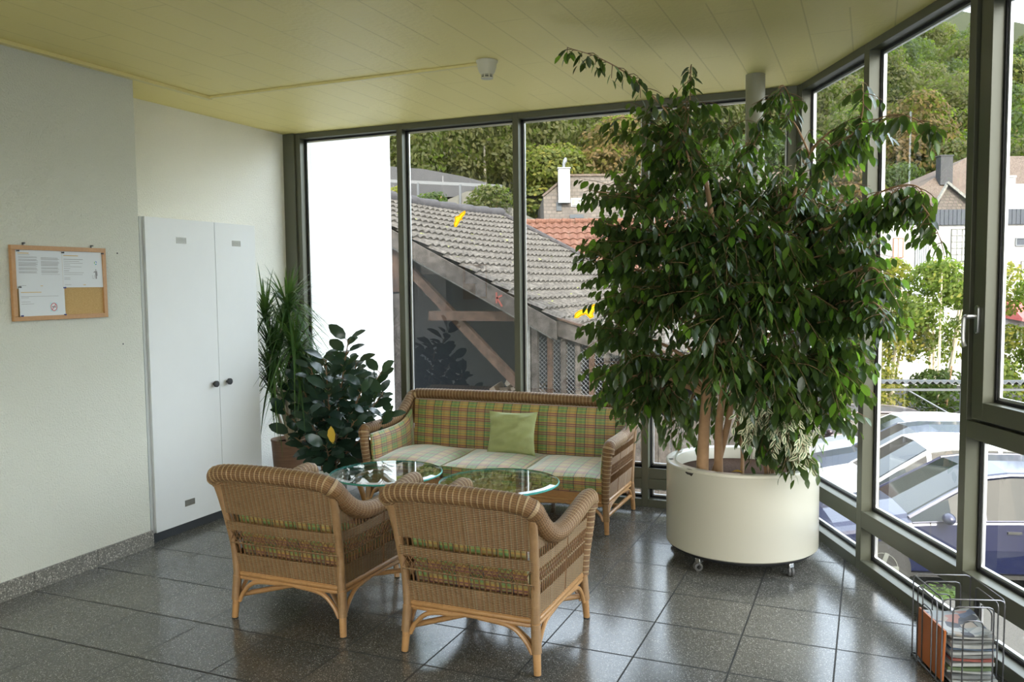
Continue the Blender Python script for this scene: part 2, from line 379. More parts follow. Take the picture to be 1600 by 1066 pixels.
def m_cork():
    q=NT('cork'); o=q.obj(); n=q.noise(220,o,3); q.bsdf(q.mix(n,(.33,.20,.07,1),(.62,.43,.19,1)),.85); return q.m
def m_wood(name,a,b,sc=(2,12,12)):
    q=NT(name); o=q.obj(); mp=q.n('Mapping',{0:o,3:sc}).outputs[0]; n=q.noise(6,mp,4); q.bsdf(q.mix(n,a,b),.45); return q.m
def m_basket():
    q=NT('wood_veneer_planter'); o=q.obj(); mp=q.n('Mapping',{0:o,3:(1,1,14)}).outputs[0]; n=q.noise(7,mp,4); q.bsdf(q.mix(n,(.14,.075,.045,1),(.30,.18,.11,1)),.55,bump=n,bstr=.3); return q.m
def m_news():
    q=NT('newsprint'); o=q.obj(); v=q.n('TexVoronoi',{'Vector':o,'Scale':26.0},feature='F1'); c=q.sep(v.outputs['Color'])
    n=q.noise(30,o,3)
    col=q.ramp(c[0],[(0,(.30,.33,.34,1)),(.25,(.03,.035,.06,1)),(.5,(.40,.17,.13,1)),(.58,(.50,.51,.50,1)),(.72,(.05,.08,.16,1)),(.9,(.40,.34,.28,1))],'CONSTANT')
    col=q.mix(q.math('MULTIPLY',n,.35),col,(.45,.47,.47,1))
    q.bsdf(col,.5); return q.m
M.update(plaster=m_plaster('rough_grey_white_plaster',(.66,.68,.61,1),(.71,.725,.66,1)),plaster_cream=m_plaster('rough_cream_plaster',(.90,.89,.81,1),(.93,.925,.86,1)),ceiling=m_ceiling(),floor=m_terrazzo(),skirt=m_skirting(),frame=m_frame(),glass=m_glass(),tglass=m_tableglass(),gedge=simple('green_glass_edge',(.07,.42,.38),.3),
 roll=m_wicker_roll(),weave=m_weave(),rattan=m_rattan(),wrap=m_wrap(),plaid=m_plaid(),velvet=m_velvet(),
 gasket=simple('black_gasket',(.012,.012,.014),.6), bead=simple('bare_aluminium_bead',(.62,.63,.64),.3,.75),
 white=simple('white_laminate',(.72,.745,.755),.34,var=.02), dgrey=simple('dark_grey_plinth',(.035,.04,.045),.5), knob=simple('black_knob',(.03,.033,.038),.42),
 vent=simple('nickel_vent',(.28,.28,.25),.35,.7), alu=simple('brushed_aluminium',(.45,.46,.46),.3,.9),
 column=simple('column_paint',(.27,.265,.20),.42,var=.04), wing=simple('bright_white_render',(.88,.87,.84),.8,var=.02,bstr=.2,bscale=90), enamel=simple('cream_enamel',(.58,.56,.47),.22,var=.03,scale=3), chip=simple('bare_chip',(.03,.025,.02),.8),
 soil=m_soil('potting_soil',(.03,.018,.012,1),(.12,.07,.045,1),60), castor=simple('chromed_castor',(.6,.6,.6),.2,1), rubber=simple('grey_rubber',(.10,.10,.10),.5),
 bark=m_bark('ficus_bark',(.27,.15,.075,1),(.48,.30,.17,1)), twig=m_bark('young_twig',(.13,.075,.035,1),(.22,.14,.07,1)), palebark=m_bark('pale_bark',(.35,.29,.20,1),(.55,.47,.35,1)),
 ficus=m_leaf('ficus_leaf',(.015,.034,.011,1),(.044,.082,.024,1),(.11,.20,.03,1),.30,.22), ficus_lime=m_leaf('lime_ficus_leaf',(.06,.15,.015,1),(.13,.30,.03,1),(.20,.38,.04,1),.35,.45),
 rub=m_leaf('rubber_plant_leaf',(.014,.034,.026,1),(.030,.062,.045,1),(.045,.085,.06,1),.22,.06), drac=m_leaf('dracaena_leaf',(.018,.055,.018,1),(.05,.12,.035,1),(.09,.17,.04,1),.35,.2),
 varieg=m_variegated(), yellowleaf=simple('yellow_leaf',(.60,.40,.03),.5), brownleaf=simple('brown_dry_leaf',(.28,.13,.04),.7),
 timber=m_weathered(), timber_dark=m_weathered('brown_old_timber',(0.0294,0.01911,0.0147,1),(0.07644,0.04998,0.03675,1)), timber_pale=m_weathered('pale_painted_timber',(0.1235,0.1235,0.1117,1),(0.1823,0.1823,0.1676,1)),
 tile_grey=m_rooftile('grey_roof_tile',(0.035,0.0308,0.02625,1),(0.084,0.07525,0.06475,1),(0.1085,0.09975,0.0875,1)), tile_red=m_rooftile('red_roof_tile',(0.07,0.02975,0.01925,1),(0.1155,0.05775,0.04025,1),(0.133,0.098,0.0805,1),0),
 tile_brown=m_rooftile('brown_roof_tile',(0.06468,0.04704,0.03822,1),(0.1058,0.08526,0.07056,1),(0.04704,0.03528,0.0294,1),0), ridge=m_rooftile('ridge_cap_slate',(0.0294,0.02793,0.0294,1),(0.04704,0.0441,0.04557,1),(0.0588,0.05586,0.05586,1),0),
 shingle=m_shingle(), retain=m_concretewall(), rock=m_soil('limestone_rock',(0.0385,0.0385,0.02975,1),(0.105,0.09975,0.0875,1),1.5), render_white=simple('white_render',(.31,.305,.298),.85,var=.03,bstr=.2,bscale=90),
 asphalt=m_soil('asphalt',(0.021,0.021,0.021,1),(0.035,0.035,0.035,1),30), yard=m_soil('pale_bounce_ground',(.55,.53,.48,1),(.68,.66,.60,1),8), grassm=m_soil('mown_grass',(0.0245,0.0455,0.007,1),(0.056,0.0875,0.01575,1),6), gravel=m_soil('gravel',(0.056,0.05425,0.049,1),(0.119,0.1155,0.105,1),60), hill=m_soil('forest_floor',(0.0105,0.01575,0.00525,1),(0.0315,0.035,0.01225,1),.8),
 darkmetal=simple('weathered_zinc',(.075,.08,.085),.6,.2), cglass=m_carglass(), tyre=simple('tyre_rubber',(.02,.02,.02),.7), blackpl=simple('black_plastic',(.02,.02,.02),.5), lamp=simple('headlight_glass',(.55,.57,.6),.1,.3), tail=simple('red_taillight',(.35,.01,.01),.2),
 paper_edge=simple('grey_newsprint_edges',(.42,.43,.42),.8,var=.35,scale=60), cork=m_cork(), beech=m_wood('beech_frame',(.40,.21,.085,1),(.52,.30,.14,1)), paper=simple('white_paper',(.66,.70,.74),.6,var=.03), ink=simple('grey_print',(.25,.25,.27),.7), gold=simple('ochre_print',(.62,.42,.14),.7),
 pin=simple('dark_pin',(.015,.017,.03),.3), bluepin=simple('blue_pin',(.015,.03,.22),.3), plastic_w=simple('white_plastic',(.62,.60,.48),.45,var=.02), trunk=simple('painted_trunking',(.78,.70,.33),.5,var=.04),
 basket=m_basket(), whitepot=simple('white_glazed_pot',(.70,.71,.68),.25,var=.03), wire=simple('rack_wire_metal',(.16,.16,.17),.32,.9), cane=m_bark('dark_cane',(.12,.055,.02,1),(.26,.14,.06,1)), news=m_news(), orange=simple('orange_cover',(.45,.13,.03),.45,var=.15), 
 yel=m_film('sticker_yellow',(.95,.70,.02,1)), org=m_film('sticker_orange',(.85,.17,.01,1)), steel=simple('galvanised_steel',(.13,.14,.15),.45,.5), darkint=simple('dark_interior',(.035,.04,.045),.9), log=m_bark('split_log',(.10,.08,.06,1),(.34,.28,.21,1),9))
# ---------------------------------------------------------------- room shell
YB=3.198; H=2.862; XL=.029; XR=-.42; Y0=-6.0
def RX(y): return 5.1782-.4746*y
XC=RX(YB)
TV=Vector((.4746,-1,0)).normalized()       # along the right wall, towards the camera
NV=Vector((1,.4746,0)).normalized()        # outwards through the right wall
CO=Vector((XC,YB,0))
def struct(mb,name,mat,parent=None,**kw):
    o=mb.build(name,mat,parent,**kw)
    if parent is None: o['kind']='structure'
    return o
q=Vector((RX(Y0),Y0,0))
fl=[(XR-.3,Y0,0),(q.x+.16,Y0,0),(XC+.16,YB+.1,0),(XR-.3,YB+.1,0)]
struct(MB().prism([(a,b,-.25) for a,b,_ in fl],(0,0,.25)),'floor',M['floor'],smooth=False)
struct(MB().prism([(a,b,H) for a,b,_ in [(XR-.6,Y0-.3,0),(q.x+.25,Y0-.3,0),(XC+.12,YB+.10,0),(XR-.6,YB+.10,0)]],(0,0,.3)),'ceiling',M['ceiling'],smooth=False)
struct(MB().box((XL-.45,Y0,0),(XL,1.21,H)),'wall_left',M['plaster'],smooth=False)
struct(MB().box((XR-.15,1.21,0),(XR,YB+.12,H)),'wall_recess',M['plaster_cream'],smooth=False)
struct(MB().box((XR-.3,Y0-.15,-.2),(RX(Y0)+.3,Y0,.45)).box((XR-.3,Y0-.15,2.6),(RX(Y0)+.3,Y0,H)).box((XR-.3,Y0-.15,.45),(.6,Y0,2.6)).box((7.4,Y0-.15,.45),(RX(Y0)+.3,Y0,2.6)),'wall_rear',M['plaster'],smooth=False)
w=thing('window_20',None,None); w['kind']='structure'  # unseen window added in the rear wall as fill light
b=MB()
for k in range(6): x=.6+1.35*k; b.box((x,Y0-.10,.45),(x+.05,Y0-.03,2.6))
b.box((.6,Y0-.10,.45),(7.4,Y0-.03,.5)); b.box((.6,Y0-.10,2.55),(7.4,Y0-.03,2.6)); b.build('frame',M['frame'],w,smooth=False)
MB().add([(.6,Y0-.06,.45),(7.4,Y0-.06,.45),(7.4,Y0-.06,2.6),(.6,Y0-.06,2.6)],[(0,1,2,3)]).build('glass_pane',M['glass'],w,smooth=False)
b=MB(); y=1.21
while y>Y0:
    y2=max(Y0,y-.4); b.box((XL,y2+.0015,0),(XL+.012,y-.0015,.098)); y=y2
struct(b,'baseboard_left',M['skirt'],smooth=False)
struct(MB().box((XL-.012,1.2105,0),(XL+.012,1.222,.098)).box((XR,2.32,0),(XR+.012,YB,.098)),'baseboard_recess',M['skirt'],smooth=False)
FD=.065                                     # reveal depth of the frames
ZB=[0,.056,.132,.283,H-.045]                # sill rail top, lower transom bottom, top, head bottom
def FB(a,b,z0,z1,d0,d1,wall):               # box in wall coordinates (along a..b, depth d0..d1 outwards)
    if wall=='back': return ((a,YB+d0,z0),(b-a,0,0),(0,d1-d0,0),(0,0,z1-z0))
    o=CO+TV*a+NV*d0; return ((o.x,o.y,z0),TV*(b-a),NV*(d1-d0),(0,0,z1-z0))
def part_box(name,mat,par,wall,*rects,bevel=.002):
    mb=MB()
    for r in rects: mb.obox(*FB(*r,wall))
    return mb.build(name,mat,par,smooth=False,bevel=bevel)
def glazed_bay(num,wall,a,b,lows,split=None):
    """one bay between mullion edges a..b: upper pane, lower pane, rails, gaskets"""
    w=thing('window_%d'%num,None,None); w['kind']='structure'
    part_box('head_rail',M['frame'],w,wall,(a,b,ZB[4],H,0,FD+.035))
    part_box('sill_rail',M['frame'],w,wall,(a,b,0,lows[0],0,FD+.035))
    if wall=='back': part_box('transom',M['frame'],w,wall,(a,b,lows[1],lows[1]+.071,0,FD+.035),(a,b,lows[1]+.076,lows[2],0,FD+.035),(a,b,lows[1],lows[2],.006,FD))
    else: part_box('transom',M['frame'],w,wall,(a,b,lows[1],lows[2],0,FD+.035))
    cells=[(lows[0],lows[1]),(lows[2],ZB[4])]
    if split: cells=[(lows[0],lows[1]),(lows[2],split)]
    for z0,z1 in cells:
        g=.012
        part_box('gasket',M['gasket'],w,wall,(a,a+g,z0,z1,FD-.004,FD+.02),(b-g,b,z0,z1,FD-.004,FD+.02),(a,b,z0,z0+g,FD-.004,FD+.02),(a,b,z1-g,z1,FD-.004,FD+.02),bevel=0)
        part_box('glazing_bead',M['bead'],w,wall,(a+g,a+2*g,z0+g,z1-g,FD+.004,FD+.02),(b-2*g,b-g,z0+g,z1-g,FD+.004,FD+.02),(a+g,b-g,z0+g,z0+2*g,FD+.004,FD+.02),(a+g,b-g,z1-2*g,z1-g,FD+.004,FD+.02),bevel=0)
        if wall=='back': gq=[(a+.01,YB+FD+.012,z0+.01),(b-.01,YB+FD+.012,z0+.01),(b-.01,YB+FD+.012,z1-.01),(a+.01,YB+FD+.012,z1-.01)]
        else:
            p=CO+TV*(a+.01)+NV*(FD+.012); r=CO+TV*(b-.01)+NV*(FD+.012); gq=[(p.x,p.y,z0+.01),(r.x,r.y,z0+.01),(r.x,r.y,z1-.01),(p.x,p.y,z1-.01)]
        MB().add(gq,[(0,1,2,3)]).build('glass_pane',M['glass'],w,smooth=False)
    return w
LB=(.056,.132,.283); LR=(.060,.245,.338)
MX=[(-.307,-.262),(.660,.710),(1.650,1.697),(2.626,2.673),(3.597,3.650)]
n=1
for (a0,a1),(b0,b1) in zip(MX[:-1],MX[1:]):
    glazed_bay(n,'back',a1,b0,LB); n+=1
tn=1
for a,b in MX:
    o=part_box('trim_%d'%tn,M['frame'],None,'back',(a,b,0,H,0,FD+.035)); o['kind']='structure'; tn+=1
o=MB().box((-.42,YB-.02,0),(-.309,YB+.12,H)).build('trim_%d'%tn,M['frame'],None,smooth=False,bevel=.002); o['kind']='structure'; tn+=1
# corner post
o=MB().prism([(3.650,YB,0),tuple(CO+TV*.03),tuple(CO+TV*.03+NV*.10),(3.650,YB+.10,0)],(0,0,H)).build('trim_%d'%tn,M['frame'],None,smooth=False,bevel=.002); o['kind']='structure'; tn+=1
SM=[(.03,.055),(.925,.985),(1.905,1.955)]+[(2.87+.965*k,2.92+.965*k) for k in range(2)]
for a,b in SM[1:]:
    o=part_box('trim_%d'%tn,M['frame'],None,'right',(a,b,0,H,0,FD+.035)); o['kind']='structure'; tn+=1
part_box('trim_%d'%tn,M['frame'],None,'right',(SM[0][0],SM[0][1],0,H,0,FD+.035))['kind']='structure'; tn+=1
for i,((a0,a1),(b0,b1)) in enumerate(zip(SM[:-1],SM[1:])):
    if i==2:     # casement bay
        w=glazed_bay(n,'right',a1,b0,LR,split=.925)
        part_box('transom',M['frame'],w,'right',(a1,b0,.925,1.0,0,FD+.035))
        part_box('fixed_frame',M['gasket'],w,'right',(a1,a1+.02,1.0,ZB[4],.03,FD+.03),(b0-.02,b0,1.0,ZB[4],.03,FD+.03),(a1+.02,b0-.02,1.0,1.02,.03,FD+.03),(a1+.02,b0-.02,ZB[4]-.02,ZB[4],.03,FD+.03))
        ca,cb,cz0,cz1=a1+.045,b0-.03,1.015,ZB[4]-.01; fw=.075
        part_box('fixed_frame',M['frame'],w,'right',(a1,a1+.05,1.0,ZB[4],.02,FD+.03))
        part_box('casement_frame',M['frame'],w,'right',(ca,ca+fw,cz0,cz1,-.005,FD),(cb-fw,cb,cz0,cz1,-.005,FD),(ca+fw,cb-fw,cz0,cz0+fw,-.005,FD),(ca+fw,cb-fw,cz1-fw,cz1,-.005,FD))
        a,b_,z0,z1=ca+fw,cb-fw,cz0+fw,cz1-fw; g=.012
        part_box('gasket',M['gasket'],w,'right',(a,a+g,z0,z1,FD-.02,FD),(b_-g,b_,z0,z1,FD-.02,FD),(a,b_,z0,z0+g,FD-.02,FD),(a,b_,z1-g,z1,FD-.02,FD),bevel=0)
        part_box('glazing_bead',M['bead'],w,'right',(a+g,a+2*g,z0+g,z1-g,FD-.012,FD),(b_-2*g,b_-g,z0+g,z1-g,FD-.012,FD),(a+g,b_-g,z0+g,z0+2*g,FD-.012,FD),(a+g,b_-g,z1-2*g,z1-g,FD-.012,FD),bevel=0)
        p=CO+TV*(a+.005)+NV*(FD-.005); r=CO+TV*(b_-.005)+NV*(FD-.005)
        MB().add([(p.x,p.y,z0),(r.x,r.y,z0),(r.x,r.y,z1),(p.x,p.y,z1)],[(0,1,2,3)]).build('glass_pane',M['glass'],w,smooth=False)
        # handle
        hp=CO+TV*(ca+.032)+NV*(-.005); hz=1.435
        h=MB(); rose=[(math.cos(t)*.014,math.sin(t)*.014+(.045 if math.sin(t)>=0 else -.045)) for t in [2*PI*k/20 for k in range(20)]]
        h.prism([hp+TV*a_+Vector((0,0,hz+z_)) for a_,z_ in rose],-NV*.012)
        hb=h.build('handle_rose',M['alu'],w,bevel=.003)
        L=MB(); st=hp-NV*.012+Vector((0,0,hz+.012))
        L.tube(spline([st,st-NV*.035,st-NV*.045-TV*.006+Vector((0,0,-.003)),st-NV*.047-TV*.008+Vector((0,0,-.03)),st-NV*.047-TV*.008+Vector((0,0,-.10)),st-NV*.044+Vector((0,0,-.125))],5),.0085,8)
        L.build('handle',M['alu'],w)
    else: glazed_bay(n,'right',a1,b0,LR)
    n+=1
a_=CO+TV*3.885; c_=CO+TV*10.4
struct(MB().prism([(a_.x,a_.y,0),(c_.x,c_.y,0),(c_.x+.12,c_.y,0),(a_.x+.12,a_.y,0)],(0,0,H)),'wall_right_light_block',M['plaster'],smooth=False)  # unseen stretch kept solid to block side light from behind the camera
# inner face of the wing of the building beyond the first window
struct(MB().box((XR-.35,YB+.14,-2.4),(XR+.04,4.82,6.5)),'wall_wing',M['wing'],smooth=False)
struct(MB().prism([(a,b,-2.4) for a,b in [(XR-.3,YB),(XC,YB),(RX(Y0),Y0),(RX(Y0)+.14,Y0),(XC+.14,YB+.1),(XR-.3,YB+.1)]],(0,0,2.38)),'wall_plinth',M['render_white'],smooth=False)
# unseen upper storey and overhang, added to shade the room and the cars
struct(MB().prism([(a,b,H+.301) for a,b in [(XR-.6,Y0-.3),(RX(Y0)+.25,Y0-.3),(XC+.12,YB+.10),(XR-.6,YB+.10)]],(0,0,4.9)),'wall_upper_shade_block',M['render_white'],smooth=False)
struct(MB().prism([(a,b,H+1.16) for a,b in [(XR-3.6,Y0-.8),(RX(Y0)+.36,Y0-.8),(XC+.31,YB+1.5),(XR-3.6,YB+1.7)]],(0,0,.3)),'roof',M['render_white'],smooth=False)  # overhang out of view, added to hold back high sky light
struct(MB().lathe([(.058,0),(.058,H)],(3.44,2.79,0),40),'column',M['column'])
# ---------------------------------------------------------------- noticeboard
X=XL
nb=thing('cork_noticeboard','beech framed cork noticeboard with three notices on the left wall','noticeboard',(X,.653,1.435))
y0,y1,h=-.292,.292,.395; fw=.024
b=MB(); b.box((.002,y0,0),(.022,y1,fw)); b.box((.002,y0,h-fw),(.022,y1,h)); b.box((.002,y0,fw),(.022,y0+fw,h-fw)); b.box((.002,y1-fw,fw),(.022,y1,h-fw))
b.build('frame',M['beech'],nb,smooth=False,bevel=.0015)
MB().box((.003,y0+fw-.002,fw-.002),(.012,y1-fw+.002,h-fw+.002)).build('cork_panel',M['cork'],nb,smooth=False)
for yy in (-.21,.21):
    hb=MB(); hb.tube([(.003,yy,h),(.003,yy,h+.012)],.004,8); hb.tube([(0,yy,h+.012),(.018,yy,h+.012)],.0045,8); hb.build('hanging_hook',M['steel'],nb)
def sheet(name,label,y0,y1,z0,z1,curl,draw):
    t=thing(name,label,'notice',(X+.0135,y0,z0),0,'notices pinned to the cork board')
    W_,H_=y1-y0,z1-z0
    surf=lambda u,v:(.0012+curl(u,v),u*W_,v*H_)
    b=MB(); b.grid(surf,12,10,flip=False); b.build('sheet',M['paper'],t)
    def rect(mb,u0,v0,u1,v1):
        k=max(1,int((u1-u0)*12))
        mb.grid(lambda u,v:(lambda U,V:(surf(U,V)[0]+.0006,U*W_,V*H_))(u0+(u1-u0)*u,v0+(v1-v0)*v),k,1)
    g=MB(); go=MB(); draw(rect,g,go,surf,W_,H_,t)
    g.build('printed_text',M['ink'],t); go.build('heading',M['gold'],t)
rnd=random.Random(3)
def lines(rect,g,u0,u1,vs,th=.008,j=.1):
    for v in vs: rect(g,u0,v,u1-rnd.random()*j*(u1-u0),v+th)
def d1(rect,g,go,surf,W_,H_,t):
    rect(go,.05,.885,.28,.905); lines(rect,g,.05,.30,[.85])
    for a,c in ((.06,.47),(.53,.94)):
        v=.80 if a<.5 else .79
        for blk in (2,3,6,4,3) if a<.5 else (4,7,3,4,1):
            for k in range(blk):
                lines(rect,g,a,c,[v],.007,.12); v-=.019
            v-=.022
    lines(rect,g,.05,.2,[.07]); rect(go,.50,.06,.55,.075)
def d2(rect,g,go,surf,W_,H_,t):
    rect(go,.03,.855,.38,.875); lines(rect,g,.03,.5,[.76],.012); lines(rect,g,.03,.55,[.71,.66,.56,.40,.35],.008,.3); lines(rect,g,.03,.2,[.61,.51,.22,.26],.008,.3); lines(rect,g,.03,.16,[.45],.011)
    lines(rect,g,.03,.2,[.07]); rect(go,.48,.06,.54,.08)
    P=lambda u,v,e=.0012:(surf(u,v)[0]+e,u*W_,v*H_)
    # recycling arrows
    mats=[simple('print_blue',(.10,.28,.60),.6),simple('print_green',(.18,.42,.14),.6),simple('print_teal',(.05,.35,.45),.6)]
    for k in range(3):
        a=MB(); cs=[]; 
        a0=PI/2+k*2*PI/3
        pts=[]
        for s_ in range(6):
            an=a0-s_*.25; pts.append((an,.055,.030))
        cu,cv=.80,.68
        ring=[P(cu+math.cos(an)*ro*.62,cv+math.sin(an)*ro) for an,ro,ri in pts]+[P(cu+math.cos(pts[-1][0]-.35)*.045*.62,cv+math.sin(pts[-1][0]-.35)*.045)]+[P(cu+math.cos(an)*ri*.62,cv+math.sin(an)*ri) for an,ro,ri in reversed(pts)]
        a.add(ring,[tuple(range(len(ring)))]); a.build('recycling_arrow',mats[k],t,smooth=False)
    # litter figure and bin
    f=MB(); cu,cv=.80,.32
    def poly(pl): f.add([P(cu+x_,cv+y_) for x_,y_ in pl],[tuple(range(len(pl)))])
    poly([(.0+.012*math.cos(a),.165+.02*math.sin(a)) for a in [2*PI*k/12 for k in range(12)]])
    poly([(-.022,.135),(.028,.135),(.034,.06),(.034,0),(.018,0),(.016,-.085),(-.016,-.085),(-.018,.03)])
    poly([(-.022,.135),(-.018,.10),(-.060,.085),(-.062,.10)])
    poly([(-.095,.02),(-.090,.02),(-.083,-.075),(-.088,-.08)]); poly([(-.088,-.08),(-.083,-.073),(-.052,-.073),(-.048,-.08)]); poly([(-.048,-.08),(-.053,-.075),(-.046,.02),(-.040,.02)])
    f.build('litter_pictogram',M['ink'],t,smooth=False)
def d3(rect,g,go,surf,W_,H_,t):
    rect(go,.04,.83,.48,.852); lines(rect,g,.04,.88,[.70],.009,.03); lines(rect,g,.04,.22,[.655],.009); lines(rect,g,.04,.26,[.52],.009); lines(rect,g,.04,.33,[.45],.009)
    P=lambda u,v,e=.0012:(surf(u,v)[0]+e,u*W_,v*H_)
    a=MB(); a.add([P(.66,.18),P(.82,.18),P(.82,.48),P(.66,.48)],[(0,1,2,3)]); a.build('sign_background',simple('print_pale_blue',(.45,.66,.72),.6),t,smooth=False)
    a=MB(); cu,cv=.74,.33; K=24
    ri=[P(cu+math.cos(2*PI*k/K)*.060,cv+math.sin(2*PI*k/K)*.118,.002) for k in range(K)]; ro=[P(cu+math.cos(2*PI*k/K)*.072,cv+math.sin(2*PI*k/K)*.14,.002) for k in range(K)]
    a.add(ri+ro,[(k,(k+1)%K,K+(k+1)%K,K+k) for k in range(K)])
    a.add([P(cu-.045,cv-.085,.002),P(cu-.036,cv-.10,.002),P(cu+.05,cv+.085,.002),P(cu+.041,cv+.10,.002)],[(0,1,2,3)])
    a.build('prohibition_ring',simple('print_red',(.60,.04,.06),.6),t,smooth=False)
    a=MB(); a.add([P(cu+math.cos(2*PI*k/K)*.060,cv+math.sin(2*PI*k/K)*.118,.0015) for k in range(K)],[tuple(range(K))]); a.build('sign_disc',M['paper'],t,smooth=False)
    a=MB(); a.add([P(cu-.045,cv-.012,.0022),P(cu+.05,cv-.02,.0022),P(cu+.05,cv+.012,.0022),P(cu-.02,cv+.03,.0022),P(cu-.045,cv+.02,.0022)],[(0,1,2,3,4)]); a.build('cigarette_mark',M['ink'],t,smooth=False)
sheet('notice_sheet','two column text notice at the top left of the cork board',.388,.662,1.604,1.811,lambda u,v:.0+.004*max(0,u-.7)*max(0,.6-v),d1)
sheet('notice_sheet','notice with recycling and litter signs at the top right of the cork board',.663,.930,1.608,1.810,lambda u,v:.012*max(0,.8-v)*max(0,u-.6),d2)
sheet('notice_sheet','notice with a no smoking sign below the two column notice',.396,.665,1.452,1.609,lambda u,v:.0035+.004*abs(u-.5)*(1-v),d3)
pn=None
for (yy,zz,blue,lab) in [(.397,1.800,0,'dark push pin in the top left corner of the cork board'),(.661,1.798,0,'dark push pin where the two upper notices meet at the top'),(.918,1.799,0,'dark push pin in the top right corner of the litter notice'),(.399,1.612,0,'dark push pin at the left edge between upper and lower notices'),
    (.663,1.607,1,'blue push pin in the middle where all three notices meet'),(.404,1.462,1,'blue push pin in the bottom left corner of the no smoking notice'),(.658,1.460,1,'blue push pin in the bottom right corner of the no smoking notice')]:
    b=MB(); pr=[(0,.0),(.0035,.0),(.0035,.002),(.002,.004),(.002,.010),(.0045,.012),(.0045,.014),(0,.0145)]
    vs=[];N=10
    for r,z in pr:
        for k in range(N): vs.append((z,r*math.cos(2*PI*k/N),r*math.sin(2*PI*k/N)))
    fs=[(i*N+k,i*N+(k+1)%N,(i+1)*N+(k+1)%N,(i+1)*N+k) for i in range(len(pr)-1) for k in range(N)]
    b.add(vs,fs); o=b.build('push_pin',M['bluepin'] if blue else M['pin']); o.location=(X+.018,yy,zz); tag(o,lab,'push pin','pins on the cork board')
for yy,zz,lab in ((1.045,1.806,'small dark screw in the plaster beside the noticeboard'),(1.06,1.270,'small dark screw in the plaster below the noticeboard height')):
    b=MB(); b.ball((0,0,0),.0045,10,6,sc=(.6,1,1)); o=b.build('screw',M['pin']); o.location=(X+.001,yy,zz); tag(o,lab,'screw','screws in the left wall')
# ---------------------------------------------------------------- cabinet
cb=thing('tall_cupboard','tall white two door cupboard set into the wall recess','cupboard',(XR,1.285,0))
D0=-XR
b=MB(); b.box((.005,-.022,.055),(D0-.021,0,2.04)); b.box((.005,1.005,.055),(D0-.021,1.025,2.04)); b.box((.005,0,2.02),(D0-.021,1.005,2.04)); b.box((.005,0,.055),(D0-.021,1.005,.075)); b.box((.005,0,.075),(.012,1.005,2.02)); b.box((.012,.590,.075),(D0-.021,.610,2.02))
b.build('carcass',M['white'],cb,smooth=False)
MB().box((.01,-.02,0),(D0-.015,1.01,.054)).build('plinth',M['dgrey'],cb,smooth=False)
for k,(a,c,ky,vents) in enumerate(((0,.598,.543,((.295,1.904),(.288,.186))),(.602,1.008,.674,((.81,1.904),)))):
    d=MB().box((D0-.020,a,.058),(D0,c,2.04)).build('door',M['white'],cb,smooth=False,bevel=.0015)
    kb=MB(); pr=[(.009,0),(.009,.012),(.021,.016),(.022,.030),(.019,.033),(0,.034)]; N=24; vs=[]
    for r,z in pr:
        for j in range(N): vs.append((D0+z,ky+r*math.cos(2*PI*j/N),(.943 if k==0 else .946)+r*math.sin(2*PI*j/N)))
    kb.add(vs,[(i*N+j,i*N+(j+1)%N,(i+1)*N+(j+1)%N,(i+1)*N+j) for i in range(len(pr)-1) for j in range(N)]); kb.build('knob',M['knob'],d)
    for vy,vz in vents:
        v=MB(); v.box((D0,vy-.043,vz-.020),(D0+.002,vy+.043,vz-.016)); v.box((D0,vy-.043,vz+.016),(D0+.002,vy+.043,vz+.020)); v.box((D0,vy-.043,vz-.016),(D0+.002,vy-.039,vz+.016)); v.box((D0,vy+.039,vz-.016),(D0+.002,vy+.043,vz+.016))
        for s_ in range(14): yy=vy-.036+s_*.0055; v.box((D0,yy,vz-.016),(D0+.0015,yy+.0028,vz+.016))
        v.build('vent',M['vent'],d,smooth=False)
# ---------------------------------------------------------------- ceiling: trunking and smoke detector
tr=MB(); tr.box((XL+.001,Y0+.02,H-.022),(XL+.040,1.83,H-.0005)); tr.box((XL+.040,1.805,H-.016),(2.05,1.83,H-.0005))
tag(tr.build('cable_trunking',M['trunk'],bevel=.002,smooth=False),'cream painted cable trunking running along the ceiling to the smoke detector','cable trunking')
sd=thing('smoke_detector','cream round smoke detector hanging from the ceiling','smoke detector',(2.093,1.79,H))
MB().lathe([(.062,-.001),(.062,-.008),(.055,-.02),(.053,-.040),(.044,-.066),(.034,-.078)],(0,0,0),36).build('housing',M['plastic_w'],sd)
MB().lathe([(.033,-.070),(.033,-.094)],(0,0,0),30).build('sensor_mesh',M['gasket'],sd)
b=MB()
for z0,z1 in ((-.082,-.079),(-.088,-.085),(-.100,-.094)): b.lathe([(.0345,z0),(.0345,z1)],(0,0,0),30)
for k in range(8): a=2*PI*k/8; b.bar((.034*math.cos(a),.034*math.sin(a),-.096),(.034*math.cos(a),.034*math.sin(a),-.078),.006,.003,up=(math.cos(a),math.sin(a),0))
b.lathe([(.0345,-.094),(.030,-.101),(0,-.102)],(0,0,0),30); b.build('sensor_cage',M['plastic_w'],sd)
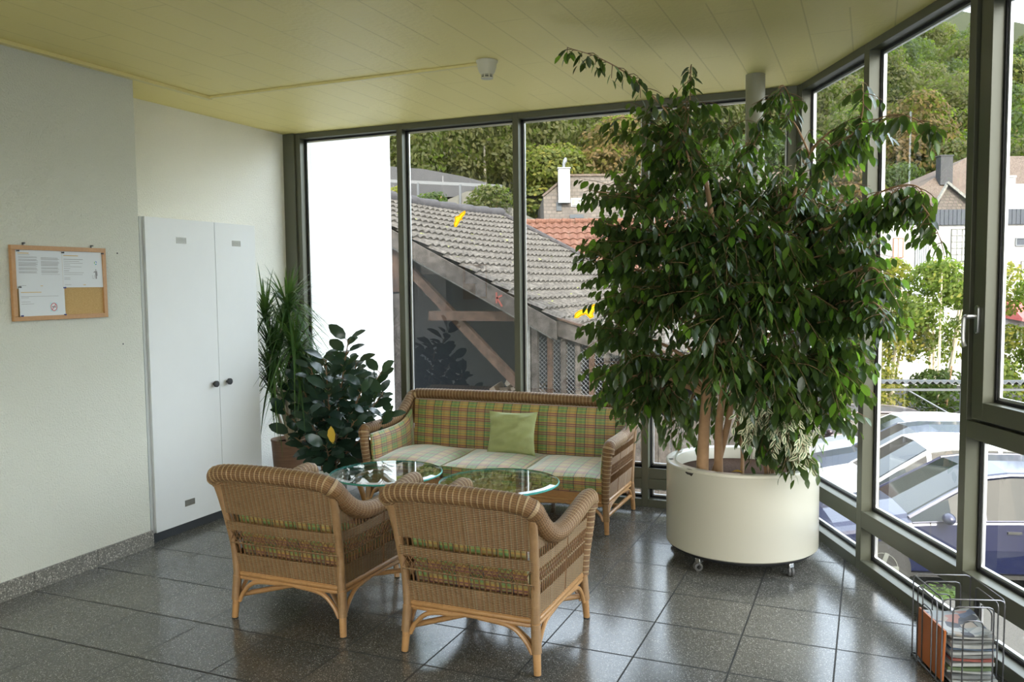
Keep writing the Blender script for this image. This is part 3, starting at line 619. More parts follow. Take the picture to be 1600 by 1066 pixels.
# ---------------------------------------------------------------- bird stickers on the glass
def bird(cx,cz,outline,lab,s=1.0,rot=0):
    t=thing('bird_sticker',lab,'window sticker',(cx,YB+FD+.0085,cz),0,'orange and yellow bird stickers on the back windows')
    N=len(outline)
    def off(sc):
        P=[]
        for i,(x,z) in enumerate(outline):
            x0,z0=outline[i-1]; x1,z1=outline[(i+1)%N]; tx,tz=x1-x0,z1-z0; l=math.hypot(tx,tz) or 1
            P.append(((x-tz/l*sc)*s,0,(z+tx/l*sc)*s))
        return P
    def band(a,c,nm,mt):
        A_=off(a); B2=off(c); b=MB(); b.add(A_+B2,[(i,(i+1)%N,N+(i+1)%N,N+i) for i in range(N)]); b.build(nm,mt,t,smooth=False)
    band(-.005,-.001,'yellow_border',M['yel']); band(-.001,.0065,'orange_outline',M['org'])
    P=off(.0065); b=MB(); b.add(P,[tuple(range(N))]); b.build('yellow_body',M['yel'],t,smooth=False)
    for k in range(3):
        x=(-.03+.03*k)*s*1.2; z=(-.02+.022*k)*s*1.2; b=MB(); b.add([(x-.008*s,-.0006,z-.004*s),(x+.008*s,-.0006,z-.001*s),(x+.006*s,-.0006,z+.004*s)],[(0,1,2)])
        b.build('orange_mark',M['org'],t,smooth=False)
b1=[(-.053,-.075),(-.060,-.045),(-.045,-.010),(-.050,.010),(-.040,.022),(-.020,.028),(-.005,.030),(.015,.050),(.045,.068),(.062,.075),(.066,.060),(.050,.035),(.030,.018),(.022,.000),(.034,-.012),(.012,-.006),(-.005,-.030),(-.020,-.055),(-.038,-.075)]
b2=[(-.125,-.055),(-.118,-.020),(-.085,.005),(-.040,.018),(-.022,.040),(-.012,.020),(.010,.030),(.050,.060),(.100,.068),(.125,.060),(.095,.030),(.055,.005),(.040,-.020),(.050,-.045),(.020,-.060),(.0,-.040),(-.020,-.020),(-.060,-.030),(-.095,-.055)]
bird(1.166,2.108,b1[::-1],'small yellow and orange bird sticker on the window left of the centre mullion',.78)
bird(2.206,1.393,b2[::-1],'larger yellow and orange bird sticker on the window beside the ficus leaves',.83)
# ---------------------------------------------------------------- wicker seating
def prof(pts):                               # piecewise smooth function through (s, z) pairs
    sp=spline([(a,b,0) for a,b in pts],8)
    def f(s):
        for p,q_ in zip(sp[:-1],sp[1:]):
            if p.x<=s<=q_.x: return p.y+(q_.y-p.y)*(s-p.x)/max(1e-9,q_.x-p.x)
        return sp[0].y if s<sp[0].x else sp[-1].y
    return f
def seat_unit(name,label,cat,HW,HD,zr,zb,lean,arm,rr,loc,rz,group=None,mid_legs=(),flare=.03):
    """HW half width at rim, HD half depth, zr rim height, zb back roll height; arm: side roll profile (y, z) from back to front"""
    t=thing(name,label,cat,loc,rz,group)
    TW=HW+flare; yb=-HD; yt=-HD-lean
    armz=prof(arm)
    # ---- roll
    half=[(TW,y,z) for y,z in arm[::-1]]
    half=[(TW-.006,HD+.022,arm[-1][1]-.045)]+half
    back=[(TW-.035,yt-.012,zb-.012),(TW-.12,yt-.022,zb)]
    pts=half+back+[(0,yt-.026,zb+.006)]+[(-x,y,z) for x,y,z in back[::-1]]+[(-x,y,z) for x,y,z in half[::-1]]
    path=resample(spline(pts,8),.0068)
    L=[0]
    for a,b_ in zip(path[:-1],path[1:]): L.append(L[-1]+(b_-a).length)
    rad=[rr*(1+.07*(1 if (l/.027)%1<.26 else 0)-.02*math.cos(2*PI*l/.027)) for l in L]
    MB().tube(path,rad,14).build('rolled_rim',M['roll'],t)
    # ---- front posts: coiled roll from arm end down to the rim
    for sx in (-1,1):
        pp=resample(spline([(sx*(TW-.006),HD+.020,arm[-1][1]-.03),(sx*(TW-.012),HD+.024,arm[-1][1]-.12),(sx*(HW+.004),HD+.012,zr+.10),(sx*HW,HD+.004,zr-.005)],8),.0068)
        l=0; rd=[]
        for k in range(len(pp)): rd.append(rr*.80*(1+.10*abs(math.sin(PI*k*.0068/.027)))*(1-.25*k/len(pp)))
        MB().tube(pp,rd,12).build('coiled_arm_front',M['roll'],t)
    # ---- rear posts (wrapped) from rim to the roll
    for sx in (-1,1):
        MB().tube(resample(spline([(sx*HW,yb,zr-.01),(sx*(HW+.004),yb-.012,zr+.15),(sx*(HW+.018),yt+.035,zb-.16),(sx*(TW-.004),yt+.0,zb-.05)],6),.02),.0195,12).build('rear_post',M['wrap'],t)
    # ---- panels: bottom and top curve
    def panel_back(s):     # s 0..1
        x=-HW+2*HW*s; x2=-(TW-.01)+2*(TW-.01)*s
        return Vector((x,yb,zr+.008)),Vector((x2,yt-.018*math.sin(PI*s)-.004,zb-.012*abs(2*s-1)**6-.01))
    def panel_side(sx):
        def f(s):
            y=-HD+2*HD*s; yy=(yt+.01)+(HD-.0-yt)*s
            return Vector((sx*HW,y,zr+.008)),Vector((sx*TW,yy,armz(yy)-.008))
        return f
    def bands(htop):
        B=[('D',0,.100),('S',.100,.150),('D',.150,.159),('X',.159,.220),('D',.220,.268),('S',.268,.308),('D',.308,9)]
        return B
    weave=MB(); sticks=MB()
    for f,Lw_,out in ((panel_back,2*HW,None),(panel_side(1),2*HD,1),(panel_side(-1),2*HD,-1)):
        ns=max(8,round(Lw_/.024)); th=.0045
        cols=[f(k/(2*ns)) for k in range(2*ns+1)]
        P=lambda k,h: cols[k][0].lerp(cols[k][1],min(1,h/(cols[k][1]-cols[k][0]).length))
        hts=[(c[1]-c[0]).length for c in cols]
        for typ,h0,h1 in bands(0):
            if typ=='D':
                rows=max(1,int((min(h1,max(hts))-h0)/.02)) 
                for side in (1,-1):
                    def fn(u,v,side=side):
                        k=u*2*ns; k0=int(k); k0=min(k0,2*ns); hh=h0+(min(h1,hts[k0])-h0)*v
                        hh=max(min(hh,hts[k0]),min(h0,hts[k0]))
                        p=P(k0,hh); nrm=Vector((0,-1,0)) if out is None else Vector((out,0,0))
                        wv=.0018*math.cos(PI*k0)
                        return p+nrm*(side*th*.5+wv)
                    weave.grid(fn,2*ns,rows,uvf=lambda u,v:(u*Lw_,h0+(min(h1,max(hts))-h0)*v))
            if typ=='X':
                for k in range(0,2*ns,1):
                    if min(hts[k],hts[k+1])<h1: continue
                    for kk in ((k,min(2*ns,k+3)),(k,max(0,k-3))):
                        if k%2==0 and abs(kk[0]-kk[1])==3: sticks.tube([P(kk[0],h0),P(kk[1],h1)],.0026,5,caps=False)
        for k in range(0,2*ns+1,2):              # stakes run the full height
            sticks.tube([P(k,0),P(k,min(.158,hts[k]))],.0038,5,caps=False)
            if hts[k]>.222: sticks.tube([P(k,.221),P(k,hts[k])],.0036,5,caps=False)
    weave.build('woven_panels',M['weave'],t); sticks.build('open_lattice',M['cane'],t)
    # ---- rim pole, legs, braces
    rim=[(-HW,-HD,zr),(HW,-HD,zr),(HW,HD,zr),(-HW,HD,zr)]
    rp=[]
    for i in range(4):
        a=Vector(rim[i-1]); c=Vector(rim[i]); d=Vector(rim[(i+1)%4]); r_=.035
        p1=c+(a-c).normalized()*r_; p2=c+(d-c).normalized()*r_
        rp += [p1, c.lerp((p1+p2)/2,.45), p2]
    MB().tube([p+Vector((0,0,0)) for p in rp],.0125,10,closed=True).tube([p+Vector((0,0,-.02)) for p in rp],.010,8,closed=True).build('seat_rail',M['rattan'],t)
    legs=[(sx,sy,HW) for sx in (-1,1) for sy in (-1,1)]+[(0,sy,x) for x in mid_legs for sy in (-1,1)]
    tops=[]
    for sx,sy,hx in legs:
        x=sx*hx if sx else hx; ox=.012*sx; oy=.014*sy
        lg=MB().tube([(x,sy*HD,zr+.0),(x+ox*.3,sy*HD+oy*.3,zr*.6),(x+ox,sy*HD+oy,.004)],[.0195,.0185,.0155],12).build('leg',M['rattan'],t)
        MB().tube([(x+ox*.05,sy*HD+oy*.05,zr-.012),(x+ox*.6,sy*HD+oy*.6,zr*.42)],.0212,12).build('binding',M['wrap'],lg)
        MB().tube([(x+ox,sy*HD+oy,.004),(x+ox,sy*HD+oy,0)],.0165,12).build('foot_glide',M['gasket'],lg)
    def brace(p,q_,zt):      # curved brace from the leg up under the rail
        p=Vector(p); q_=Vector(q_)
        return resample(spline([p,p.lerp(q_,.22)+Vector((0,0,(zt-p.z)*.55)),p.lerp(q_,.55)+Vector((0,0,(zt-p.z)*.98-(q_.z-p.z)*.55)),q_],6),.015)
    BR=[]
    xs=sorted([-HW,HW]+list(mid_legs)); zt=zr-.022
    for sy in (-1,1):
        for i,x in enumerate(xs):
            for dx in (-1,1):
                if (i==0 and dx<0) or (i==len(xs)-1 and dx>0): continue
                a=Vector((x+dx*.012,sy*(HD+.006),.085)); e=Vector((x+dx*.26,sy*HD,zt))
                BR.append(spline([a,a+Vector((dx*.035,0,.055)),a+Vector((dx*.10,0,zt-.085-.012)),e],6))
    for sx in (-1,1):
        for sy in (-1,1):
            a=Vector((sx*(HW+.004),sy*(HD-.008),.085)); e=Vector((sx*HW,sy*(HD-.24),zt))
            BR.append(spline([a,a+Vector((0,-sy*.035,.055)),a+Vector((0,-sy*.10,zt-.085-.012)),e],6))
    for sp_ in BR: MB().tube(sp_,.0105,8).build('curved_brace',M['rattan'],t)
    ST=[]
    if not mid_legs:
        ST=[[(-HW-.003,-HD-.003,.112),(0,0,.125),(HW+.003,HD+.003,.112)],[(HW+.003,-HD-.003,.112),(0,0,.10),(-HW-.003,HD+.003,.112)]]
    else:
        ST=[[(x,-HD,.11),(x,HD,.11)] for x in xs]
        ST.append([(-HW,0,.11),(HW,0,.11)])
    for s_ in ST: MB().tube(s_,.013,10).build('stretcher',M['rattan'],t)
    # ---- upholstery inside the shell
    def pad(fn,nu,nv,uvf,thk,nm):
        b=MB(); nrm=fn.__name__
        b.grid(lambda u,v:fn(u,v,0),nu,nv,uvf=uvf); b.grid(lambda u,v:fn(u,v,thk),nu,nv,uvf=uvf,flip=True)
        return b
    deck=MB(); deck.box((-HW+.02,-HD+.02,zr+.01),(HW-.02,HD-.005,zr+.05)); deck.build('seat_deck',M['rattan'],t,smooth=False)
    z0=zr+.05
    bt=.045
    def backpad(u,v,o):
        x=(-HW+.035+(2*HW-.07)*u)*(1+.0*v); c,d=panel_back(min(max(u,0),1)); z=z0+(zb-.035-z0)*v
        yy=yb+(yt-yb)*((z-zr)/(zb-zr)); e=(1-abs(2*u-1)**8)*(1-abs(2*v-1)**8)
        return (x,yy+.034+(bt*(.35+.65*e) if o else 0),z)
    b=MB(); b.grid(lambda u,v:backpad(u,v,0),24,10,uvf=lambda u,v:(u*2*HW,v*(zb-z0))); b.grid(lambda u,v:backpad(u,v,1),24,10,uvf=lambda u,v:(u*2*HW,v*(zb-z0)),flip=True)
    for kind in range(4):
        def edge(u,v,kind=kind):
            uu,vv=((u,0),(u,1),(0,u),(1,u))[kind]; a=Vector(backpad(uu,vv,0)); c=Vector(backpad(uu,vv,1)); return a.lerp(c,v)
        b.grid(edge,20,1)
    b.build('back_pad',M['plaid'],t)
    for sx in (-1,1):
        def sp(u,v,o,sx=sx):
            y=(-HD+.03)+(2*HD-.035)*u; z=z0+(armz(y)-.03-z0)*v
            e=(1-abs(2*u-1)**8)*(1-abs(2*v-1)**8)
            return (sx*(HW-.030+.02*v-(.035*(.4+.6*e) if o else 0)),y,z)
        b=MB(); uvf=lambda u,v:(u*2*HD,v*.32)
        b.grid(lambda u,v:sp(u,v,0),14,8,uvf=uvf); b.grid(lambda u,v:sp(u,v,1),14,8,uvf=uvf,flip=True)
        for kind in range(4):
            def edge(u,v,kind=kind):
                uu,vv=((u,0),(u,1),(0,u),(1,u))[kind]; a=Vector(sp(uu,vv,0)); c=Vector(sp(uu,vv,1)); return a.lerp(c,v)
            b.grid(edge,14,1,uvf=lambda u,v:(u*.5,v*.03))
        b.build('arm_pad',M['plaid'],t)
    return t
def cushion_mesh(w_,d_,h_,nm,dome=.03,seed=0):
    rnd=random.Random(seed); b=MB(); N=18
    ph=[rnd.random()*6 for _ in range(4)]
    def sq(t): return t
    def top(u,v,s):
        x=(u-.5)*w_; y=(v-.5)*d_; e=(1-abs(2*u-1)**5)*(1-abs(2*v-1)**5)
        ex=max(0,(1-abs(2*u-1)**2.5)*(1-abs(2*v-1)**2.5))
        wr=.0035*math.sin(9*u+ph[0])*math.sin(8*v+ph[1])
        z=h_*.5*(.80+.20*min(1,e*1.3))+dome*ex*(1 if s>0 else .2)+wr
        return (x*(.985+.015*e),y*(.985+.015*e),s*z)
    uvf=lambda u,v:(u*w_+seed*.031,v*d_)
    b.grid(lambda u,v:top(u,v,1),N,N,uvf=uvf); b.grid(lambda u,v:top(u,v,-1),N,N,uvf=uvf,flip=True)
    for kind in range(4):
        def edge(u,v,kind=kind):
            uu,vv=((u,0),(1,u),(1-u,1),(0,1-u))[kind]; a=Vector(top(uu,vv,-1)); c=Vector(top(uu,vv,1)); p=a.lerp(c,v)
            bul=.010*math.sin(PI*v); n_=((0,-1),(1,0),(0,1),(-1,0))[kind]; return (p.x+n_[0]*bul,p.y+n_[1]*bul,p.z)
        b.grid(edge,N,5,uvf=lambda u,v,k=kind:(u*(w_ if k%2==0 else d_),v*h_))
    pip=[]
    for s in (1,-1):
        for kind in range(4):
            for i in range(N):
                u=i/N; uu,vv=((u,0),(1,u),(1-u,1),(0,1-u))[kind]; pip.append(Vector(top(uu,vv,s)))
        b.tube(pip[-4*N:],.0035,5,closed=True)
    return b
# ---- armchairs
arm_c=[(-.405,.712),(-.37,.683),(-.30,.620),(-.21,.568),(-.10,.545),(.02,.552),(.14,.573),(.25,.592),(.325,.588)]
arm_c=[(y,z) for y,z in arm_c]
def armchair(lab,loc,rz):
    c=seat_unit('wicker_armchair',lab,'armchair',.300,.310,.222,.742,.095,arm_c,.040,loc,rz,'wicker armchairs seen from behind')
    s=cushion_mesh(.50,.50,.10,'c',.022,int(loc[0]*10)).build('seat_cushion',M['plaid'],None)
    m4=Matrix.Translation(loc)@Matrix.Rotation(rz,4,'Z')@Matrix.Translation((0,.03,.222+.05+.065))
    s.matrix_world=m4; return c,s
c1,s1=armchair('wicker armchair left of the other, nearer the white cupboard, back to the viewer',(1.612,.832,0),0)
tag(s1,'plaid seat cushion inside the wicker armchair nearer the cupboard','cushion','armchair seat cushions')
c2,s2=armchair('wicker armchair right of the other, closest to the viewer, back to the viewer',(2.572,.808,0),0)
tag(s2,'plaid seat cushion inside the wicker armchair closest to the viewer','cushion','armchair seat cushions')
# ---- sofa (turned to face the chairs)
arm_s=[(-.375,.735),(-.34,.715),(-.26,.660),(-.16,.605),(-.04,.583),(.10,.576),(.22,.575),(.315,.570)]
sofa=seat_unit('wicker_sofa','three seat wicker sofa with plaid upholstery facing the glass tables','sofa',.880,.310,.205,.752,.055,arm_s,.038,(1.702,2.765,0),PI,None,(-.29,.29),.028)
fr=MB(); fr.grid(lambda u,v:(-.86+1.72*u,.300,.225+.085*v),30,2,uvf=lambda u,v:(u*1.72,v*.085+.02)); fr.grid(lambda u,v:(-.86+1.72*u,.290,.225+.085*v),30,2,flip=True)
fr.grid(lambda u,v:(-.86+1.72*u,.290+.01*v,.31),30,1); fr.build('front_fabric',M['plaid'],sofa)
for k,lab in enumerate(('plaid sofa seat cushion at the end beside the rubber plant','middle plaid sofa seat cushion, under the green pillow','plaid sofa seat cushion at the end beside the ficus planter')):
    s=cushion_mesh(.572,.57,.10,'c',.026,k+3).build('sofa_cushion',M['plaid']); s.location=(1.702+(-.578+.578*k),2.74-.015,.256+.062+.004); s.rotation_euler=(math.radians(1.5),0,math.radians((-1,.5,1.2)[k]))
    tag(s,lab,'cushion','sofa seat cushions')
# ---- green scatter pillow
b=MB()
def pil(u,v,s):
    x=(u-.5)*.375; z=(v-.5)*.315; pinch=1-.10*(1-abs(2*u-1)**2)*(abs(2*v-1)**4); pz=1-.10*(1-abs(2*v-1)**2)*(abs(2*u-1)**4)
    t_=max(0,(1-abs(2*u-1)**2.2))**.6*max(0,(1-abs(2*v-1)**2.2))**.6
    wr=(.009*math.sin(15*v+5*math.sin(3.3*u+1)+2*u)+.006*math.sin(11*u-17*v+2*math.sin(5*v))+.004*math.sin(29*v+6*u))*t_**.6
    return (x*pz,s*(.055*t_)+wr*(1 if s<0 else .3),z*pinch)
b.grid(lambda u,v:pil(u,v,-1),32,32); b.grid(lambda u,v:pil(u,v,1),32,32,flip=True)
pl=b.build('scatter_pillow',M['velvet']); pl.location=(1.762,2.868,.535); pl.rotation_euler=(math.radians(-15),math.radians(-1),math.radians(2))
tag(pl,'light green velvet scatter pillow leaning on the sofa back','pillow')
# ---------------------------------------------------------------- glass coffee tables
def glass_table(lab,loc,r=.325,z=.55):
    t=thing('glass_coffee_table',lab,'table',loc,0,'round glass coffee tables')
    tp=MB().lathe([(0,z-.012),(r-.006,z-.012),(r,z-.009),(r,z-.003),(r-.004,z-.001),(r-.035,z),(0,z)],(0,0,0),72)
    # top surface and edge
    b=MB(); b.lathe([(0,z),(r-.035,z)],(0,0,0),72,caps=False); b.lathe([(r-.035,z),(r-.006,z-.0035)],(0,0,0),72,caps=False); b.lathe([(r-.006,z-.014),(0,z-.014)],(0,0,0),72,caps=False); g=b.build('glass_top',M['tglass'],t)
    e=MB().lathe([(r-.006,z-.0035),(r,z-.007),(r,z-.012),(r-.006,z-.0142)],(0,0,0),72,caps=False).build('polished_edge',M['gedge'],g)
    R=MB(); R.lathe([(.165+.011*math.cos(a),z-.030+.011*math.sin(a)) for a in [2*PI*k/10 for k in range(10)]],(0,0,0),36,closed=True)
    R.build('ring_rail',M['rattan'],t)
    R=MB(); R.lathe([(.15+.010*math.cos(a),.16+.010*math.sin(a)) for a in [2*PI*k/10 for k in range(10)]],(0,0,0),36,closed=True)
    R.build('ring_rail',M['rattan'],t)
    for k in range(4):
        a=PI/4+k*PI/2; c,s_=math.cos(a),math.sin(a)
        MB().tube(spline([(.165*c,.165*s_,z-.03),(.125*c,.125*s_,.36),(.15*c,.15*s_,.16),(.20*c,.20*s_,0)],6),.0155,10).build('leg',M['rattan'],t)
    for k in range(4):
        a=PI/4+k*PI/2; c,s_=math.cos(a),math.sin(a); q_=MB().lathe([(0,z-.0195),(.012,z-.0195),(.012,z-.0150),(0,z-.0150)],(.165*c,.165*s_,0),12); q_.build('clear_pad',M['tglass'],t)
    return t
glass_table('round glass coffee table nearer the rubber plant',(1.600,1.43,0),.318)
glass_table('round glass coffee table nearer the ficus planter',(2.290,1.45,0),.325)
# ---------------------------------------------------------------- planter on castors
PC=Vector((3.435,2.345,0)); PR=.428
pt=thing('round_planter','large round cream enamelled planter on castors holding the ficus','planter',(PC.x,PC.y,0))
b=MB(); prf=[(.30,.088),(PR-.012,.088),(PR,.096),(PR+.001,.10),(PR,.548),(PR+.004,.556),(PR+.003,.566),(PR-.004,.571),(PR-.045,.571),(PR-.056,.565),(PR-.060,.555),(PR-.060,.45)]
b.lathe(prf,(0,0,0),96); b.build('body',M['enamel'],pt,ang=30)
MB().lathe([(.29,.070),(PR-.025,.070),(PR-.010,.083),(PR-.010,.088),(.29,.088)],(0,0,0),72).build('base_ring',M['gasket'],pt)
MB().lathe([(0,.048),(.30,.048),(.335,.056),(PR-.05,.070),(0,.070)],(0,0,0),72).build('saucer',M['enamel'],pt)
b=MB(); b.lathe([(0,.50),(.10,.505),(.20,.50),(.30,.505),(PR-.060,.50),(PR-.0601,.47)],(0,0,0),48); b.build('soil',M['soil'],pt)
for cx,cz,sc,lab in ((-.205,.552,1.0,None),(-.345,.5715,.7,None)):   # chipped enamel spots
    b=MB(); rr=random.Random(int(cx*1000)); 
    if cz<.56:
        a0=math.radians(238); pts=[]
        for k in range(11):
            t=2*PI*k/11; ra=.021*(.7+.6*rr.random()); aa=a0+ra*math.cos(t)*1.4/PR; pts.append(((PR+.0012)*math.cos(aa),(PR+.0012)*math.sin(aa),cz+ra*math.sin(t)*.9))
    else:
        a0=math.radians(200); pts=[]
        for k in range(11):
            t=2*PI*k/11; ra=.014*(.6+.7*rr.random()); pts.append(((PR-.022)*math.cos(a0)+ra*math.cos(t),(PR-.022)*math.sin(a0)+ra*1.4*math.sin(t),cz+.0006))
    b.add(pts,[tuple(range(11))]); b.build('chipped_enamel',M['chip'],pt,smooth=False)
for k,(wx,wy) in enumerate(((3.256,2.0),(3.70,2.12),(3.02,2.39),(3.55,2.72))):
    d=Vector((wx-PC.x,wy-PC.y,0)); dn=d.normalized()*.385; dir_=dn.normalized(); sd=Vector((-dir_.y,dir_.x,0))
    cst=MB().obox(dn-sd*.016-dir_*.018+Vector((0,0,.038)),sd*.032,dir_*.036,(0,0,.033)).lathe([(.014,.060),(.018,.070)],tuple(dn),12).build('castor',M['castor'],pt,bevel=.003)
    wd=(dir_*.5+sd*.86).normalized()
    for s_ in (-1,1):
        c=dn+dir_*.012+wd*s_*.009; W_=MB(); ax=wd; e1=Vector((0,0,1)); e2=ax.cross(e1); N=20
        ring=lambda r,o:[c+ax*o+Vector((0,0,.0235))+(e1*math.cos(2*PI*j/N)+e2*math.sin(2*PI*j/N))*r for j in range(N)]
        vs=ring(.0235,-.006)+ring(.0235,.006)+ring(.012,.0075)+ring(.012,-.0075)
        fs=[(i*N+j,i*N+(j+1)%N,(i+1)*N+(j+1)%N,(i+1)*N+j) for i in range(3) for j in range(N)]+[(3*N+j,3*N+(j+1)%N,(j+1)%N,j) for j in range(N)]
        W_.add(vs,fs); W_.build('wheel',M['rubber'],cst)
# ---------------------------------------------------------------- leaves
def leaf(mb,p,d,nrm,L,W,fold=.18,curl=.25,m=0,uv=False,tip=.12,oval=False):
    d=d.normalized(); s=d.cross(nrm)
    if s.length<1e-4: s=d.orthogonal()
    s.normalize(); n=s.cross(d)
    st=[(0,0),(.22,.72),(.5,1),(.78,.62),(1-tip*.3,.12),(1,0)]
    if oval: st=[(0,0),(.16,.66),(.42,1),(.74,.86),(.93,.38),(1,0)]
    sp=[];lf=[];rt=[]
    for t,w_ in st:
        c=p+d*(L*t)-n*(curl*L*t*t)
        sp.append(c); lf.append(c+s*(W*.5*w_)+n*(fold*W*w_*.5)); rt.append(c-s*(W*.5*w_)+n*(fold*W*w_*.5))
    vs=[sp[0],lf[1],sp[1],rt[1],lf[2],sp[2],rt[2],lf[3],sp[3],rt[3],lf[4],sp[4],rt[4],sp[5]]
    fs=[(0,2,1),(0,3,2),(1,2,5,4),(2,3,6,5),(4,5,8,7),(5,6,9,8),(7,8,11,10),(8,9,12,11),(10,11,13),(11,12,13)]
    uvv=None
    if uv:
        U=[.5,0,.5,1,0,.5,1,0,.5,1,0,.5,1,.5]; V=[0,.22,.22,.22,.5,.5,.5,.78,.78,.78,.95,.95,.95,1]
        uvv=[tuple((U[i],V[i]) for i in f) for f in fs]
    mb.add(vs,fs,uvv,m)
def rv(r): return Vector((r.gauss(0,1),r.gauss(0,1),r.gauss(0,1))).normalized()
def inside(p,m=.05):
    return (p-CO).dot(NV)<-m and p.y<YB-m and p.z<H-.03 and math.hypot(p.x-3.44,p.y-2.79)>.07+m
FB_=[(2.9,2.23,2.13,.26,20),(3.2,2.03,2.2,.26,24),(3.34,2.50,2.10,.25,24),(3.64,2.32,2.02,.25,24),(3.89,2.1,1.98,.20,18),(2.81,2.06,1.83,.22,18),(3.1,1.86,1.84,.27,26),(3.37,1.86,1.8,.28,30),(3.61,1.96,1.8,.28,30),(3.85,2.17,1.8,.27,28),(4.06,1.93,1.75,.19,16),(2.82,2.04,1.5,.22,18),(3.1,1.94,1.54,.26,24),(3.42,1.75,1.51,.28,30),(3.67,1.86,1.5,.28,30),(3.91,2.07,1.5,.27,28),(4.11,1.94,1.53,.18,16),(2.86,2.03,1.17,.22,18),(3.05,2.22,1.16,.22,18),(3.42,1.73,1.24,.23,20),(3.68,1.84,1.21,.24,26),(3.88,2.03,1.2,.23,26),(4.04,2.0,1.27,.15,12),(2.95,2.05,.95,.2,14),(3.09,2.43,.83,.17,8),(3.39,2.45,.92,.19,12),(3.7,2.04,.92,.21,18),(3.9,2.02,.93,.18,16),(3.54,2.07,.73,.12,6),(3.77,2.0,.72,.13,9),(2.89,2.14,2.44,.2,12),(3.11,2.13,2.53,.21,12),(3.32,2.32,2.44,.22,12),(3.49,2.39,2.36,.18,9),(3.04,1.97,2.27,.19,12),(3.63,2.24,2.51,.12,7),(3.75,2.17,2.28,.12,6),(2.7,1.93,2.11,.11,6),(2.69,1.89,1.72,.11,7),(2.74,1.93,1.93,.09,5),(2.73,1.88,1.33,.11,6),(2.76,1.98,1.06,.11,6),(3.92,2.02,2.28,.11,8),(4.05,1.86,2.31,.12,9),(4.16,1.77,1.93,.12,9),(4.2,1.75,1.44,.11,8),(4.18,1.75,1.63,.11,7),(3.14,2.73,1.68,.36,20),(3.51,2.85,1.64,.34,20),(3.15,2.72,1.98,.30,20),(2.87,2.51,1.65,.28,14),(3.78,2.50,1.67,.22,12)]
r=random.Random(11)
ft=thing('ficus_tree','tall dense weeping ficus with many leaves growing in the round cream planter','tree',(PC.x,PC.y,.5))
O=Vector((PC.x,PC.y,.5))
wood=MB(); twigs=MB(); fol=MB()
TR=[[(3.25,2.12,.49),(3.255,2.14,.75),(3.27,2.17,1.1),(3.25,2.20,1.46),(3.28,2.26,1.85),(3.24,2.2,2.2),(3.15,2.15,2.55)],
    [(3.33,2.19,.49),(3.33,2.20,.8),(3.36,2.22,1.1),(3.34,2.25,1.45),(3.42,2.3,1.8),(3.40,2.38,2.3)],
    [(3.30,2.24,.49),(3.38,2.26,.85),(3.40,2.30,1.2),(3.30,2.36,1.6),(3.2,2.45,2.0)],
    [(3.60,2.30,.49),(3.54,2.31,.84),(3.545,2.32,1.16),(3.60,2.28,1.6),(3.70,2.2,2.0),(3.82,2.1,2.3)],
    [(3.46,2.20,.49),(3.455,2.22,.66),(3.43,2.22,.86),(3.48,2.2,1.2),(3.55,2.1,1.6)]]
RT=[.036,.026,.022,.026,.011]
tree_pts=[]
for tr_,r0 in zip(TR,RT):
    sp=spline(tr_,8); N=len(sp); wood.tube([Vector(p)-O for p in sp],[r0*(1.25 if i==0 else 1-.78*i/N) for i in range(N)],10)
    for i,p in enumerate(sp):
        if p.z>.95: tree_pts.append((p,r0*(1-.75*i/N)))
wood.tube([Vector(p)-O for p in spline([(3.25,2.14,1.13),(3.17,2.06,1.25),(3.06,2.0,1.38)],5)],[.012,.011,.010,.009,.008,.008,.007,.006,.005,.005,.004],7)
def limb(a,b_,r0,r1,n=9,sag=.06):
    mid=a.lerp(b_,.5)+Vector((0,0,sag)); sp=spline([a,mid,b_],5); k=len(sp)
    wood.tube([p-O for p in sp],[r0+(r1-r0)*i/(k-1) for i in range(k)],6,caps=False); return sp
nl=0
def twig(a,b_,droop,step=.030,L=(.066,.092),w=.46,hang=.75,lime=0,mb=None,skip=0):
    global nl
    mid=a.lerp(b_,.55)+Vector((0,0,droop)); sp=resample(spline([a,mid,b_],5),step)
    k=len(sp); twigs.tube([p-O for p in sp],[.0024*(1-.6*i/k) for i in range(k)],4,caps=False)
    for i,p in enumerate(sp):
        if i<skip: continue
        t=(sp[min(i+1,k-1)]-sp[max(i-1,0)]).normalized()
        side=t.cross(Vector((0,0,1))); side = side.normalized() if side.length>.05 else rv(r)
        side=side*(1 if i%2 else -1)+rv(r)*.35
        d=(side*.55+t*.35+Vector((0,0,-hang))+rv(r)*.22).normalized()
        LL=r.uniform(*L)*(.72 if i>k-3 else 1); p1=p+d*.012
        if not inside(p1+d*LL,.03) or not inside(p,.03): continue
        nrm=(Vector((0,0,1))+side*.6+rv(r)*.5).normalized()
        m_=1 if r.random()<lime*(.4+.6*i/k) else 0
        leaf(fol,p1-O,d,nrm,LL,LL*w*r.uniform(.85,1.12),fold=r.uniform(.1,.35),curl=r.uniform(.0,.22),m=m_); nl+=1
